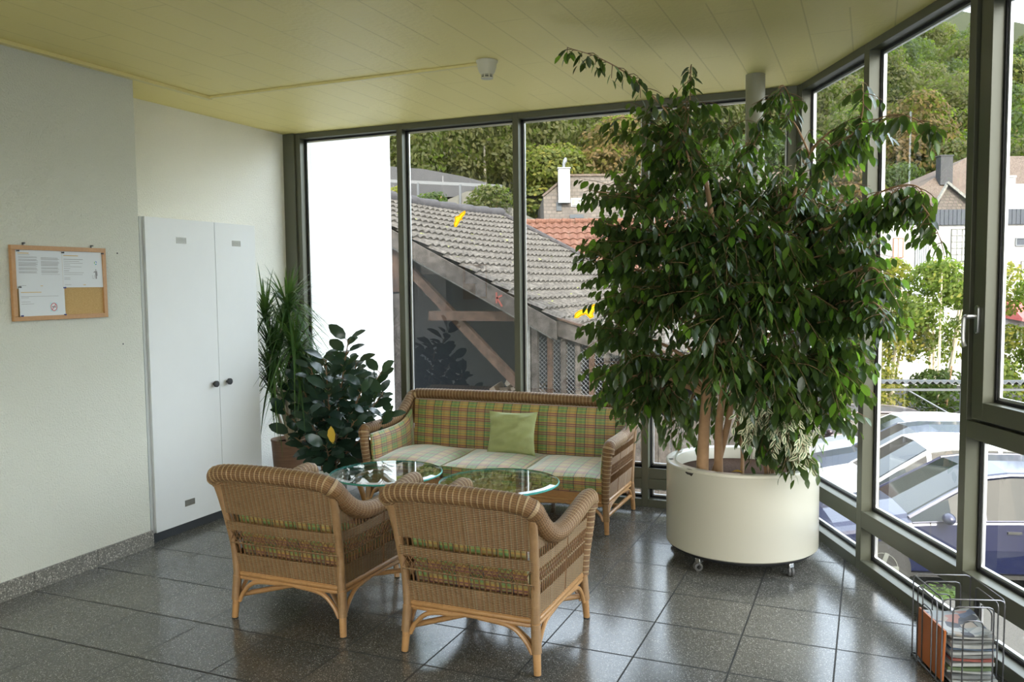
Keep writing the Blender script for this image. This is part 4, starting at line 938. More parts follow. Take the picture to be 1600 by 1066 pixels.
for (x,y,z,rad,n_) in FB_:
    c=Vector((x,y,z)); a,ra=min(tree_pts,key=lambda q_:(q_[0]-c).length+abs(q_[0].z-(c.z-.25))*.6)
    sp=limb(a,c,max(.006,ra*.5),.0035)
    for k in range(int(n_*(1.6 if z<2.15 else (.55 if x>3.25 else .8)))):
        st=sp[r.randint(len(sp)//2,len(sp)-1)]+rv(r)*rad*.25
        dv=rv(r); dv.z=dv.z*(.95 if c.z>1.5 else .75)-(0 if c.z>1.5 else .1); e=c+dv*rad*r.uniform(.8,1.32)
        if c.z<1.3: e.z-=rad*.35*r.random()
        for _ in range(6):
            if inside(e,.06): break
            e=e.lerp(c,.3)
        if e.z<.60: e.z=.60+.05*r.random()
        # outline twigs droop
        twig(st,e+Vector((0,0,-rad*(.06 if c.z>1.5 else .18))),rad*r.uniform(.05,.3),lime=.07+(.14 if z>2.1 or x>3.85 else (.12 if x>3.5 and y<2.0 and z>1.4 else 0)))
SPR=[[(3.23,2.04,2.09),(3.15,1.92,2.42),(2.98,1.76,2.64),(2.83,1.59,2.74),(2.7,1.43,2.775)],[(3.13,2.01,2.23),(3.18,2.05,2.51),(3.21,1.97,2.76)],[(3.41,2.23,2.14),(3.56,2.09,2.42),(3.66,2.05,2.62),(3.73,1.95,2.50)],
 [(3.7,2.01,1.9),(3.9,1.79,2.19),(4.04,1.64,2.29),(4.2,1.50,2.33),(4.36,1.42,2.24)],[(3.92,1.9,2.17),(4.05,1.85,2.37),(4.06,1.82,2.55)],[(3.89,1.98,1.86),(4.13,1.74,1.94),(4.26,1.57,1.97),(4.33,1.49,1.90),(4.39,1.44,1.76)],
 [(3.96,1.9,1.92),(4.15,1.66,2.01),(4.28,1.54,2.02),(4.34,1.50,1.94)],[(3.99,1.88,1.5),(4.12,1.71,1.5),(4.19,1.62,1.42)],[(3.99,1.89,1.63),(4.12,1.72,1.66),(4.18,1.63,1.57)]]
for k,s_ in enumerate(SPR):
    sp=spline(s_,7); n_=len(sp); wood.tube([p-O for p in sp],[.0065-(.005*i/(n_-1)) for i in range(n_)],6)
    twig(sp[2],sp[-1],.0,step=.028,lime=.32,L=(.06,.085)) if k in(1,) else None
    for i in range(2,n_):
        p=sp[i]
        cnt=1 if (k==0 or i>n_*.55) else 2
        for _ in range(cnt):
            dv=rv(r); dv.z=-abs(dv.z)*.5-.2; ln=(.07 if k==0 and i>n_*.5 else .13)
            e=p+dv.normalized()*ln*r.uniform(.6,1.1)
            if inside(e,.05): twig(p,e,.01,lime=.30,step=.030,L=(.06,.085))
wood.build('trunk_and_branches',M['bark'],ft); twigs.build('twigs',M['twig'],ft); fol.build('foliage',[M['ficus'],M['ficus_lime']],ft)
# low shoot of a variegated ficus in the same planter
vt=thing('variegated_ficus','small cream and green variegated ficus low in front of the planter soil','plant',(3.63,2.10,.5))
O2=Vector((3.63,2.10,.5)); fv=MB(); tv=MB(); r=random.Random(5)
for (x,y,z) in [(3.49,1.98,.92),(3.61,1.97,.89),(3.75,1.97,.87),(3.82,1.99,.77),(3.66,2.03,.99),(3.55,1.96,.82),(3.70,1.95,.80),(3.78,1.95,.72),(3.50,1.97,1.02),(3.80,1.98,.92)]:
    c=Vector((x,y,z)); tv.tube([p-O2 for p in spline([(3.63+r.uniform(-.03,.03),2.14,.5),(3.62+(x-3.63)*.4,2.12,.5+(z-.5)*.7),c+Vector((0,.02,.06))],5)],.0035,5)
    for k in range(5):
        e=c+Vector((r.uniform(-.07,.07),r.uniform(-.05,.03),r.uniform(-.10,.0))); a=c+Vector((0,0,.06)); sp=resample(spline([a,a.lerp(e,.5)+Vector((0,0,.02)),e],4),.018)
        tv.tube([p-O2 for p in sp],.0014,4)
        for i,p in enumerate(sp):
            d=(rv(r)*.7+Vector((0,-.1,-.8))).normalized(); leaf(fv,p-O2,d,(Vector((0,-1,.3))+rv(r)*.6).normalized(),r.uniform(.045,.065),.020,fold=.2,curl=.1,uv=True)
fv.build('foliage',M['varieg'],vt); tv.build('stems',M['twig'],vt)
# fallen leaves on the soil
for k,(x,y,mt,lab) in enumerate(((3.12,2.22,'brownleaf','dry brown leaf lying on the planter rim edge of the soil'),(3.43,2.12,'brownleaf','curled brown leaf on the soil between the trunks'),(3.50,2.05,'brownleaf','dry leaf on the soil near the front rim of the planter'),(3.40,2.20,'yellowleaf','yellow fallen leaf on the soil of the planter'))):
    b=MB(); leaf(b,Vector((0,0,0)),Vector((1,.3,0)),Vector((0,0,1)),.065,.032,fold=.5,curl=.1); o=b.build('fallen_leaf',M[mt]); o.location=(x,y,.511+.004*k); o.rotation_euler=(.2,-.15,k*1.9); tag(o,lab,'leaf','fallen leaves in the planter')
b=MB(); leaf(b,Vector((0,0,0)),Vector((1,.1,0)),Vector((0,0,1)),.05,.028,fold=.6,curl=.1); o=b.build('fallen_leaf',M['brownleaf']); o.location=(3.05,2.43,.575); o.rotation_euler=(.1,-.05,1.2); tag(o,'dry brown leaf resting on the back left rim of the planter','leaf','fallen leaves in the planter')
# ---------------------------------------------------------------- rubber plant
rp=thing('rubber_plant','bushy rubber plant with broad dark teal leaves beside the sofa','potted plant',(.40,2.60,0)); r=random.Random(21)
pp=MB().lathe([(0,0),(.095,0),(.10,.01),(.125,.20),(.135,.205),(.137,.235),(.130,.238),(.122,.225),(.118,.20)],(0,0,0),40).build('pot',M['whitepot'],rp)
MB().lathe([(0,.205),(.118,.205)],(0,0,0),24).build('soil',M['soil'],rp)
st=MB(); lv=MB()
tips=[(.24,-.10,1.20),(.20,.06,1.02),(-.12,-.06,.98),(-.30,.0,.93),(-.20,.16,1.00),(.32,-.04,.86),(.44,.02,.80),(.10,-.16,.84),(-.34,-.10,.66),(.02,.16,.95),(.52,.0,.66),(-.05,-.22,.66),(.30,-.14,.62),(-.22,-.18,.50),(.13,-.25,.45),(.38,.10,.95),(-.08,.02,.80),(.2,-.22,.52),(-.38,.06,.78),(.04,-.10,1.05)]
for k,(x,y,z) in enumerate(tips):
    sp=resample(spline([(r.uniform(-.05,.05),r.uniform(-.05,.05),.19),(x*.35,y*.35,.19+(z-.19)*.45),(x*.75,y*.75,.19+(z-.19)*.8),(x,y,z)],6),.05)
    st.tube(sp,[.008*(1-.55*i/len(sp)) for i in range(len(sp))],7)
    n_=len(sp); ph=r.random()*6
    for i2 in range(int(n_*.62),2*n_):
        i=min(i2//2,n_-1); p=sp[i]; a=ph+i2*2.4; t=(sp[min(i+1,n_-1)]-sp[i-1]).normalized()
        d=(Vector((math.cos(a),math.sin(a),.15+.5*(i/n_)))+t*.3); d.normalize(); 
        if i<n_*.55: d.z-=.45
        L=r.uniform(.105,.155); leaf(lv,p+d*.03,d,Vector((.15,-.7,.75))+rv(r)*.3,L,L*.58,oval=True,fold=.12,curl=r.uniform(.15,.45)); st.tube([p,p+d*.032],.0025,4)
st.build('stems',M['twig'],rp); lv.build('foliage',M['rub'],rp)
b=MB(); leaf(b,Vector((.17,-.24,.60)),Vector((.2,-.2,-1)),Vector((0,-1,.2)),.13,.07,fold=.15,curl=.1); b.build('yellow_leaf',M['yellowleaf'],rp)
# ---------------------------------------------------------------- dracaena
dr=thing('dracaena','tall spiky dracaena with twisting pale stems in a wooden pot','potted plant',(-.10,2.74,0)); r=random.Random(9)
MB().lathe([(0,0),(.105,0),(.11,.01),(.135,.385),(.139,.39),(.139,.402),(.128,.403),(.124,.37)],(0,0,0),36).build('pot',M['basket'],dr)
MB().lathe([(0,.372),(.124,.372)],(0,0,0),24).build('soil',M['soil'],dr)
st=MB(); lv=MB()
heads=[([(.04,-.02,.36),(-.02,-.04,.66),(-.10,-.08,.95),(-.04,-.06,1.15),(.0,-.02,1.32)],1.0),([(.05,-.02,.36),(.02,-.05,.80),(.06,-.04,1.0),(.12,-.08,1.22),(.06,-.05,1.50)],1.15),([(.0,.02,.36),(-.08,.0,.70),(-.14,-.03,1.0)],.8),([(.06,.03,.36),(.10,.02,.7),(.13,.02,.92)],.8),([(.02,.0,.36),(-.10,.03,.9),(-.18,-.02,1.40)],1.0),([(.03,.0,.36),(-.02,-.05,.75),(-.05,-.10,1.12)],1.1),([(.05,.0,.36),(.10,-.05,.75),(.16,-.10,1.16)],1.1),([(.0,.0,.36),(-.06,-.05,.6),(-.10,-.08,.86)],.7)]
for pts,sc in heads:
    sp=spline(pts,7); n_=len(sp); st.tube(sp,[.014*(1-.45*i/n_) for i in range(n_)],8)
    c=sp[-1]
    for k in range(int(120*sc)):
        a=r.random()*2*PI; el=r.uniform(-.45,1.35); d=Vector((math.cos(a)*math.cos(el),math.sin(a)*math.cos(el),math.sin(el))); L=r.uniform(.34,.52)*sc**.5; dn=r.uniform(.25,.75)*(1.3-el*.6)
        side=d.cross(Vector((0,0,1))).normalized() if abs(d.z)<.98 else Vector((1,0,0)); b0=c-Vector((0,0,.10*r.random())); P=[]
        for i in range(7):
            t=i/6; P.append(b0+d*(L*t)-Vector((0,0,dn*L*t*t)))
        ok=all(XR+.02<p.x-.10 and p.y+2.74<YB-.02 and not(p.y+2.74<2.34 and p.x-.10<.02) for p in P)
        if not ok: continue
        vs=[];fs=[]
        for i,p in enumerate(P):
            w_=.0085*(.7+.5*math.sin(PI*min(1,i/6+.25)))*(1-i/6)**.45; vs+= [p+side*w_,p-side*w_]
        fs=[(2*i,2*i+1,2*i+3,2*i+2) for i in range(6)]; lv.add(vs,fs)
st.build('stems',M['palebark'],dr); lv.build('foliage',M['drac'],dr)
# ---------------------------------------------------------------- magazine rack with newspapers
mr=thing('magazine_rack','wire magazine rack of steel loops full of newspapers by the window','magazine rack',(4.345,1.14,0))
A=Vector((4.297,1.262,0)); B_=Vector((4.397,.905,0)); Cc=Vector((4.640,.975,0)); D_=Vector((4.545,1.325,0))
A=Vector((4.300,1.255,0)); B_=Vector((4.392,.985,0)); Cc=Vector((4.612,1.055,0)); D_=Vector((4.520,1.325,0))
o_=Vector((4.345,1.14,0))
def loop(p,q_,z0,z1,f,rad=.0029,nm='wire_loop'):
    a=p.lerp(q_,f)-o_; b2=p.lerp(q_,1-f)-o_; rr_=.018; u=(b2-a).normalized()
    pts=[a+Vector((0,0,z0)),a+Vector((0,0,z1-rr_)),a+Vector((0,0,z1-rr_*.3))+u*rr_*.3,a+Vector((0,0,z1))+u*rr_,b2+Vector((0,0,z1))-u*rr_,b2+Vector((0,0,z1-rr_*.3))-u*rr_*.3,b2+Vector((0,0,z1-rr_)),b2+Vector((0,0,z0))]
    MB().tube(pts,rad,8).build(nm,M['wire'],mr)
for p,q_ in ((A,B_),(B_,Cc),(Cc,D_),(D_,A)):
    loop(p,q_,.012,.355,0.0); loop(p,q_,.012,.325,.17); loop(p,q_,.012,.27,.34)
b=MB(); P4=[x-o_ for x in (A,B_,Cc,D_)]
b.tube([p+Vector((0,0,.010)) for p in P4],.0035,8,closed=True)
for k in range(1,7):
    t=k/7; b.tube([P4[0].lerp(P4[3],t)+Vector((0,0,.010)),P4[1].lerp(P4[2],t)+Vector((0,0,.010))],.0025,6)
b.build('base_grid',M['wire'],mr)
for p in P4: b=MB().ball((p.x,p.y,.006),.006,8,6); b.build('foot',M['gasket'],mr)
r=random.Random(4); z=.016; eA=(B_-A); eB=(D_-A)
PCOL=[simple('newsprint_'+n,c,.75,var=.3,scale=40) for n,c in (('white',(.42,.43,.42)),('grey',(.22,.23,.23)),('red',(.30,.09,.07)),('blue',(.09,.13,.20)),('green',(.13,.18,.09)))]
NAMES='first second third fourth fifth sixth seventh eighth ninth tenth eleventh twelfth'.split()
for k in range(13):
    last=k==12
    th=r.uniform(.006,.013); s0=.04+.05*r.random(); t0=.15+.06*r.random(); s1=.96-.07*r.random(); t1=.96-.09*r.random(); sk=r.uniform(-.03,.03)
    b=MB()
    def fn(u,v,top,th=th,s0=s0,s1=s1,t0=t0,t1=t1,k=k,sk=sk,last=last):
        p=A+eA*(s0+(s1-s0)*u+sk*(v-.5))+eB*(t0+(t1-t0)*v-sk*(u-.5)); zz=(th if top else 0)+.0035*math.sin(5*u+k)*math.sin(4*v+k)
        if last: zz+=.05*max(0,v-.5)**1.5+.012*math.sin(6*u)*v
        return (p.x,p.y,zz)
    b.grid(lambda u,v:fn(u,v,1),10,10); b.grid(lambda u,v:fn(u,v,0),10,10,flip=True)
    for kind in range(4):
        def edge(u,v,kind=kind):
            uu,vv=((u,0),(1,u),(1-u,1),(0,1-u))[kind]; return Vector(fn(uu,vv,0)).lerp(Vector(fn(uu,vv,1)),v)
        b.grid(edge,10,2)
    o=b.build('newspaper',M['news'] if last else PCOL[(0,1,0,4,0,2,1,0,3,0,1,0)[k]]); o.location=(0,0,z)
    tag(o,'top newspaper with a colour photograph in the wire magazine rack' if last else 'folded newspaper in the wire rack, the %s up from the bottom'%NAMES[k],'newspaper','newspapers in the wire rack')
    z+=th+.0055
b=MB(); n_=Vector(eB).normalized(); a=A+eA*.06+eB*.05
b.obox(a+Vector((0,0,.014)),eA*.86,n_*.008,Vector((0,0,.205))+n_*.006); o=b.build('magazine',M['orange'],smooth=False); tag(o,'orange covered magazine standing upright at the left side of the wire rack','magazine')
b=MB(); a=a+n_*.011
b.obox(a+Vector((0,0,.014)),eA*.80,n_*.006,Vector((0,0,.190))+n_*.006); o=b.build('magazine',M['news'],smooth=False); tag(o,'grey magazine standing directly behind the orange one in the wire rack','magazine')
# ================================================================ outside
def gz(y): return -1.79-.054*max(-8,min(y,32))
RV=Vector((math.cos(YAW),-math.sin(YAW),0)).normalized(); AV=Vector((math.sin(YAW),math.cos(YAW),0)).normalized()   # street directions of the village
b=MB(); b.grid(lambda u,v:(lambda y:(-60+140*u,y,gz(y)))(-14+74*v),30,30); struct(b,'ground_asphalt',M['asphalt'])
# kerb side strip: gravel and grass between building and car park
yn=lambda x:8.55+.26*(x-3.45)
def yl(x): return yn(x)-1.0 if x>2.6 else 9.85
def xr(y): return RX(y)+.16
b=MB(); b.grid(lambda u,v:(lambda x:(x,(YB+.12)+(yl(x)-YB-.12)*v,gz(6)+.06))(-.35+u*3.95),20,10); struct(b,'ground_bounce_yard',M['yard'],smooth=False)  # pale ground added outside to bounce light onto ceiling and recess
b=MB(); b.grid(lambda u,v:(lambda x:(lambda y0:(x,y0+(yl(x)-y0)*v,gz(6)+.06))(max(-4,(5.1782-x+.2)/.4746)))(3.6+u*6),24,12); struct(b,'ground_gravel',M['gravel'],smooth=False)
b=MB(); b.grid(lambda u,v:(lambda x:(x,yn(x)-1.0+.72*v,gz(yn(x)-.6)+.05+.03*math.sin(PI*v)))(2.6+7*u),40,4); struct(b,'ground_grass',M['grassm'])
b=MB(); r=random.Random(8)
for k in range(2600):
    x=r.uniform(3.2,8.5); y=yn(x)-1.02+.74*r.random(); z=gz(y)+.05+r.uniform(.02,.11); a=r.random()*6.28; s=r.uniform(.02,.045)
    d=Vector((math.cos(a),math.sin(a),r.uniform(-.2,.5))); leaf(b,Vector((x,y,z)),d,Vector((0,0,1)),s*1.6,s,fold=.2)
M['cover']=m_leaf('ground_cover_leaf',(0.02232,0.04836,0.00744,1),(0.06324,0.1116,0.0186,1),None,.5,.3)
tag(b.build('ground_cover_plants',M['cover']),'strip of low green ground cover between gravel and car park','plants',None,'stuff')
# ---------------------------------------------------------------- barn
def tiled(mb,o,eu,ev,Lu,Lv,per=.24,course=.33,amp=.045,step=.045,nseg=6,sag=0):
    """o: upper corner, eu along the ridge, ev down the slope"""
    n=eu.cross(ev); n = n if n.z>0 else -n; n.normalize()
    nu=int(Lu/per)*nseg; nv=max(1,round(Lv/course)); vs=[];
    def P(i,v,h):
        u=i/nseg*per; w_=abs(math.sin(PI*i/nseg))**1.5; sg=sag*math.sin(PI*u/Lu)*(1-v/Lv)
        return o+eu*u+ev*v+n*(h+amp*w_)-Vector((0,0,sg))
    for c in range(nv):
        rows=[[P(i,c*course,0) for i in range(nu+1)],[P(i,(c+1)*course+.02,step) for i in range(nu+1)],[P(i,(c+1)*course+.02,step-.040) for i in range(nu+1)]]
        vs=rows[0]+rows[1]+rows[2]; m_=nu+1
        mb.add(vs,[(k*m_+i,k*m_+i+1,(k+1)*m_+i+1,(k+1)*m_+i) for k in range(2) for i in range(nu)])
barn=thing('barn','old timber barn with a grey tiled roof behind the back windows','barn',(-3.0,10,gz(10)))
BO=Vector((-3.0,10,gz(10)))
def bp(mb,nm,mt,par=barn,**k):
    mb.v=[(x-BO.x,y-BO.y,z-BO.z) for x,y,z in mb.v]; return mb.build(nm,M[mt],par,**k)
pk=Vector((-5.1,10,3.445)); ev=Vector((1,0,-.52)).normalized(); ev2=Vector((1,0,-.29)).normalized(); eY=Vector((0,1,0)); LR_=8.25
s1_=4.64*math.hypot(1,.52)
b=MB(); tiled(b,pk+Vector((0,-.12,0)),eY,ev,LR_+.12,s1_,sag=.10); bp(b,'roof_tiles','tile_grey')
kn=pk+ev*s1_
b=MB(); tiled(b,kn+Vector((0,.02,-.01)),eY,ev2,LR_-.1,3.0); bp(b,'lower_roof_tiles','tile_grey')
b=MB(); evl=Vector((-1,0,-.52)).normalized(); b.prism([pk,pk+evl*4,pk+evl*4+eY*LR_,pk+eY*LR_],(0,0,-.06)); bp(b,'rear_roof_slope','tile_grey',smooth=False)
b=MB()
for k in range(9):
    y0_=10-.1+k*.93; sg=lambda y:-.10*math.sin(PI*min(1,max(0,(y-10)/LR_)))
    b.tube([(-5.1,y0_,3.47+sg(y0_)),(-5.1,y0_+.97,3.485+sg(y0_+.97))],[.13,.155],12)
bp(b,'ridge_cap','ridge')
b=MB(); b.tube([pk+eY*(LR_+.02)+Vector((0,0,.05)),kn+eY*(LR_+.02)+Vector((0,0,.06))],.07,8); bp(b,'verge_cap','ridge')
u_=Vector((.52,0,1)).normalized(); b=MB(); b.obox(pk+Vector((0,-.16,-.30))-Vector((0,0,.02)),ev*(s1_+.02),(0,.05,0),Vector((0,0,.29))); bp(b,'barge_board','timber',smooth=False)
b=MB(); b.obox(pk+Vector((0,-.10,-.36)),ev*(s1_-.1),(0,.25,0),Vector((0,0,.08))); bp(b,'verge_rafter','timber_pale',smooth=False)
b=MB(); b.obox(kn+Vector((.02,-.10,-.27)),ev2*2.6,(0,.06,0),Vector((0,0,.26))); bp(b,'lower_barge_board','timber',smooth=False)
b=MB(); b.obox(kn+Vector((.02,-.13,.0)),ev2*2.6,(0,.14,0),Vector((0,0,.03))); bp(b,'lower_barge_capping','timber_dark',smooth=False)
M['redpaint']=simple('faded_red_paint',(.16,.035,.025),.8)
for a_,c_ in (((-.055,-.09),(-.055,.09)),((-.05,0),(.055,.09)),((-.05,.01),(.055,-.09))):      # faded red K stencilled on the board
    o_k=Vector((-1.413,9.835,1.35)); b=MB(); b.bar(o_k+ev*a_[0]+Vector((0,0,a_[1])),o_k+ev*c_[0]+Vector((0,0,c_[1])),.03,.004,up=(0,1,0)); bp(b,'red_letter','redpaint',smooth=False)
# open gable framing
def beam(a,c,w_,h,nm,mt,up=(0,1,0)): b=MB(); b.bar(a,c,w_,h,up=up); bp(b,nm,mt,smooth=False)
beam((-2.80,10.05,1.07),(-.98,10.05,1.07),.16,.12,'tie_beam','timber_dark')
beam((-4.2,10.15,2.78),(-.9,10.15,-.37),.15,.12,'diagonal_brace','timber_dark')
beam((-3.05,10.25,1.85),(-1.9,10.25,1.85),.14,.1,'collar_beam','timber')
def post(x,w_,mt,z1,y=10.0,z0=None,d=.09):
    b=MB(); b.box((x-w_/2,y-d/2,gz(10) if z0 is None else z0),(x+w_/2,y+d/2,z1)); bp(b,'post',mt,smooth=False)
for x,w_,mt in ((-.985,.10,'timber_pale'),(-.86,.11,'timber'),(-.60,.08,'timber_dark'),(-.37,.085,'timber'),(-.13,.08,'timber'),(.10,.085,'timber_dark'),(.34,.08,'timber'),(.60,.08,'timber'),(.88,.08,'timber_dark'),(1.15,.08,'timber'),(1.45,.08,'timber')):
    zt_=(3.445-.52*(x+5.1)-.30) if x<-.47 else 1.03-.29*(x+.47)-.27; post(x,w_,mt,zt_)
# wire mesh between the posts
b=MB(); x0,x1,z0,z1=-.80,1.5,-.45,.9
sp_=.07
for k in range(int((x1-x0+z1-z0)/sp_)):
    for s in (1,-1):
        # diagonal wires clipped to the rectangle
        c=k*sp_; pts=[]
        xa=x0+max(0,c-(z1-z0)); xb=min(x1,x0+c)
        if xb-xa<.05: continue
        za=c-(xa-x0); zb_=c-(xb-x0)
        if s==1: P_=[(xa,9.99,z0+za),(xb,9.99,z0+zb_)]
        else: P_=[(xa,9.99,z1-za),(xb,9.99,z1-zb_)]
        lim=lambda x:(1.03-.29*(x+.47)-.25) if x>-.47 else .75
        if max(P_[0][2]-lim(P_[0][0]),P_[1][2]-lim(P_[1][0]))>.0:
            t0_,t1_=0,1
            A_=Vector(P_[0]); B2=Vector(P_[1])
            for _ in range(12):
                if A_.z>lim(A_.x): A_=A_.lerp(B2,.12)
                if B2.z>lim(B2.x): B2=B2.lerp(A_,.12)
            P_=[A_,B2]
        b.tube(P_,.0035,4,caps=False)
bp(b,'wire_mesh','steel')
# boarding: low wall on the right, cladding on the left, dark colour for the shade inside
r=random.Random(3)
def boards(x0,x1,z0,z1,y,nm,mt,w_=.17):
    b=MB(); x=x0
    while x<x1-.01:
        ww=w_*r.uniform(.8,1.2); xe=min(x1,x+ww); zt_=z1(x) if callable(z1) else z1; b.box((x+.004,y+r.uniform(-.008,.008),z0),(xe-.004,y+.025,zt_+(r.uniform(-.02,.02)))); x=xe
    bp(b,nm,mt,smooth=False)
boards(-.80,3.2,gz(10),-.42,9.93,'plank_wall','timber')
boards(-8.5,-3.32,gz(10),lambda x:1.45 if x>-5 else .8,9.95,'plank_cladding','timber')
boards(-8.5,-3.32,1.48,lambda x:min(3.1,3.445-.52*abs(x+5.1)-.36),9.98,'dark_upper_cladding','timber_dark')
MB_=MB(); MB_.prism([(-9,15,gz(10)),(2.0,15,gz(10)),(2.0,15,.1),(-.47,15,.8),(-5.1,15,3.1),(-9,15,1.2)],(0,.1,0)); bp(MB_,'interior_shade_wall','darkint',smooth=False)  # dark back sheet standing in for the shaded barn interior
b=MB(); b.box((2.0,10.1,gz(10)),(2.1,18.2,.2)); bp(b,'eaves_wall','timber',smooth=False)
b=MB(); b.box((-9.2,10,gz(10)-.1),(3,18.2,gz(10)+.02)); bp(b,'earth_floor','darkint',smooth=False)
b=MB(); b.box((-2.35,12.0,.98),(-1.75,12.06,1.5)); bp(b,'hanging_board','timber_dark',smooth=False)
# fire wood stack
r=random.Random(12)
lg=[]
for k in range(46):
    b=MB(); L=r.uniform(.30,.55); w_=r.uniform(.07,.13); n_=r.choice((3,4,5)); a0=r.random()*3
    P_=[(math.cos(a0+2*PI*j/n_)*w_*.6,0,math.sin(a0+2*PI*j/n_)*w_*.6) for j in range(n_)]; b.prism(P_,(0,L,0))
    o=b.build('firewood_log',M['log'],None,smooth=False)
    u=r.random(); row=r.random()
    x=-2.35+1.45*r.random(); hmax=.50*(1-abs((x+1.55)/.85)**2)-.0; zz=-.60+max(0,hmax)*r.random()
    o.location=(x,10.9+r.uniform(-.35,.35),zz); o.rotation_euler=(r.uniform(-.5,.5),r.uniform(-.6,.6),r.uniform(-1.4,1.4))
    tag(o,'split log in the firewood heap inside the open barn','log','firewood logs heaped in the barn')
wt=thing('log_platform','low boarded platform carrying the firewood inside the barn','platform',(-1.6,11,gz(10)))
b=MB(); b.box((-1.3,-.7,1.58),(1.1,.7,1.64)); b.build('boarding',M['timber_dark'],wt,smooth=False)
for sx in (-1.2,1.0):
    for sy in (-.6,.6): MB().box((sx-.05,sy-.05,0),(sx+.05,sy+.05,1.58)).build('leg',M['timber_dark'],wt,smooth=False)
# ---------------------------------------------------------------- red roof
rr_=thing('red_roof_house','house with a red clay tile roof behind the barn','house',(-3,20,gz(20)))
RO=Vector((-3,20,gz(20)))
def rp_(mb,nm,mt,par,O_,**k):
    mb.v=[(x-O_.x,y-O_.y,z-O_.z) for x,y,z in mb.v]; return mb.build(nm,M[mt],par,**k)
r0_=Vector((-8.0,20.65,3.45)); dn=(-AV*1.0+Vector((0,0,-.62))).normalized()
b=MB(); tiled(b,r0_,RV,dn,9,4.4,per=.235,course=.36,amp=.045,step=.035); rp_(b,'roof_tiles','tile_red',rr_,RO)
b=MB(); 
for k in range(23): p=r0_+RV*(k*.40)+Vector((0,0,.04)); b.tube([p,p+RV*.05,p+RV*.40],[.115,.10,.085],10)
rp_(b,'ridge_tiles','tile_red',rr_,RO)
b=MB(); b.prism([r0_+Vector((0,0,-.08)),r0_+dn*4.3+Vector((0,0,-.08)),r0_+dn*4.3+Vector((0,0,-6)),r0_+AV*3.6+Vector((0,0,-6)),r0_+AV*3.6+Vector((0,0,-2.4))],RV*9); rp_(b,'walls','render_white',rr_,RO,smooth=False)
# ---------------------------------------------------------------- grey house with chimney
gh=thing('shingled_house','grey brown shingled house with a white chimney and roof windows','house',(-9.5,33.2,gz(33)))
GO=Vector((-9.5,33.2,0)); 
def L3(x,y,z): return GO+RV*x+AV*y+Vector((0,0,z))
sl_=lambda z:.35*max(0,z-3.0)
b=MB(); prof_=[(0,-3.6),(0,3.0),(0,5.59),(1.15,6.55),(11,6.55),(11,3.0),(11,-3.6)]
fr_=[L3(x,sl_(z),z) for x,z in prof_]; bk=[L3(x,9,z) for x,z in prof_]
N=len(prof_); uvp=[(x,z) for x,z in prof_]
b.add(fr_,[(0,1,5,6),(1,2,3,4,5)],[tuple(uvp[i] for i in (0,1,5,6)),tuple(uvp[i] for i in (1,2,3,4,5))])
b.add(fr_+bk,[(i,(i+1)%N,N+(i+1)%N,N+i) for i in range(N)],[((0,0),(.1,0),(.1,6),(0,6))]*N)
GZ=Vector((GO.x,GO.y,gz(33)))
rp_(b,'shingled_walls','shingle',gh,GZ,smooth=False)
b=MB(); b.bar(L3(-.05,sl_(5.6)-.05,5.6),L3(1.15,sl_(6.55)-.05,6.6),.10,.08); b.bar(L3(1.1,sl_(6.55),6.58),L3(11,sl_(6.55),6.58),.14,.10); rp_(b,'roof_edge','tile_brown',gh,GZ,smooth=False)
ch=MB(); ch.obox(L3(.68,.55,5.3),RV*.52,AV*.5,(0,0,1.52)); cho=rp_(ch,'chimney','render_white',gh,GZ,smooth=False)
b=MB(); b.obox(L3(.64,.51,6.80),RV*.60,AV*.58,(0,0,.06)); rp_(b,'chimney_cap','steel',gh,GZ,smooth=False)
b=MB(); b.obox(L3(.66,.50,5.25),RV*.56,AV*.1,(0,0,.16)); rp_(b,'chimney_flashing','steel',gh,GZ,smooth=False)
b=MB(); b.tube([L3(.94,.8,6.84),L3(.94,.8,7.05),L3(1.0,.8,7.18),L3(1.03,.8,7.32)],[.07,.07,.10,.05],10); rp_(b,'chimney_cowl','steel',gh,GZ)
for (x0,x1,z0,z1) in ((1.30,1.77,5.13,5.46),(3.33,3.80,5.13,5.46),(5.6,6.1,5.13,5.46)):
    y_=sl_(z0); e=Vector(L3(0,sl_(z1),z1))-Vector(L3(0,y_,z0)); n_=-AV*.06
    b=MB(); b.obox(L3(x0-.04,y_,z0-.04)+n_,RV*(x1-x0+.08),e*1.2,AV*.08); f=rp_(b,'roof_window','steel',gh,GZ,smooth=False)
    b=MB(); b.obox(L3(x0,y_,z0)+n_*1.4,RV*(x1-x0),e,AV*.03); rp_(b,'blind','timber_pale',f,Vector((0,0,0)),smooth=False); f.children[0].location=(-GZ.x,-GZ.y,-GZ.z)
b=MB(); b.obox(L3(.58,sl_(4.9)-.03,4.9),RV*.24,AV*.12+Vector((0,0,.42)),-AV*.03); rp_(b,'dark_window','darkint',gh,GZ,smooth=False)
b=MB(); b.obox(L3(1.18,sl_(4.55)-.03,4.55),RV*.64,AV*.06+Vector((0,0,.17)),-AV*.03); rp_(b,'dark_window','darkint',gh,GZ,smooth=False)
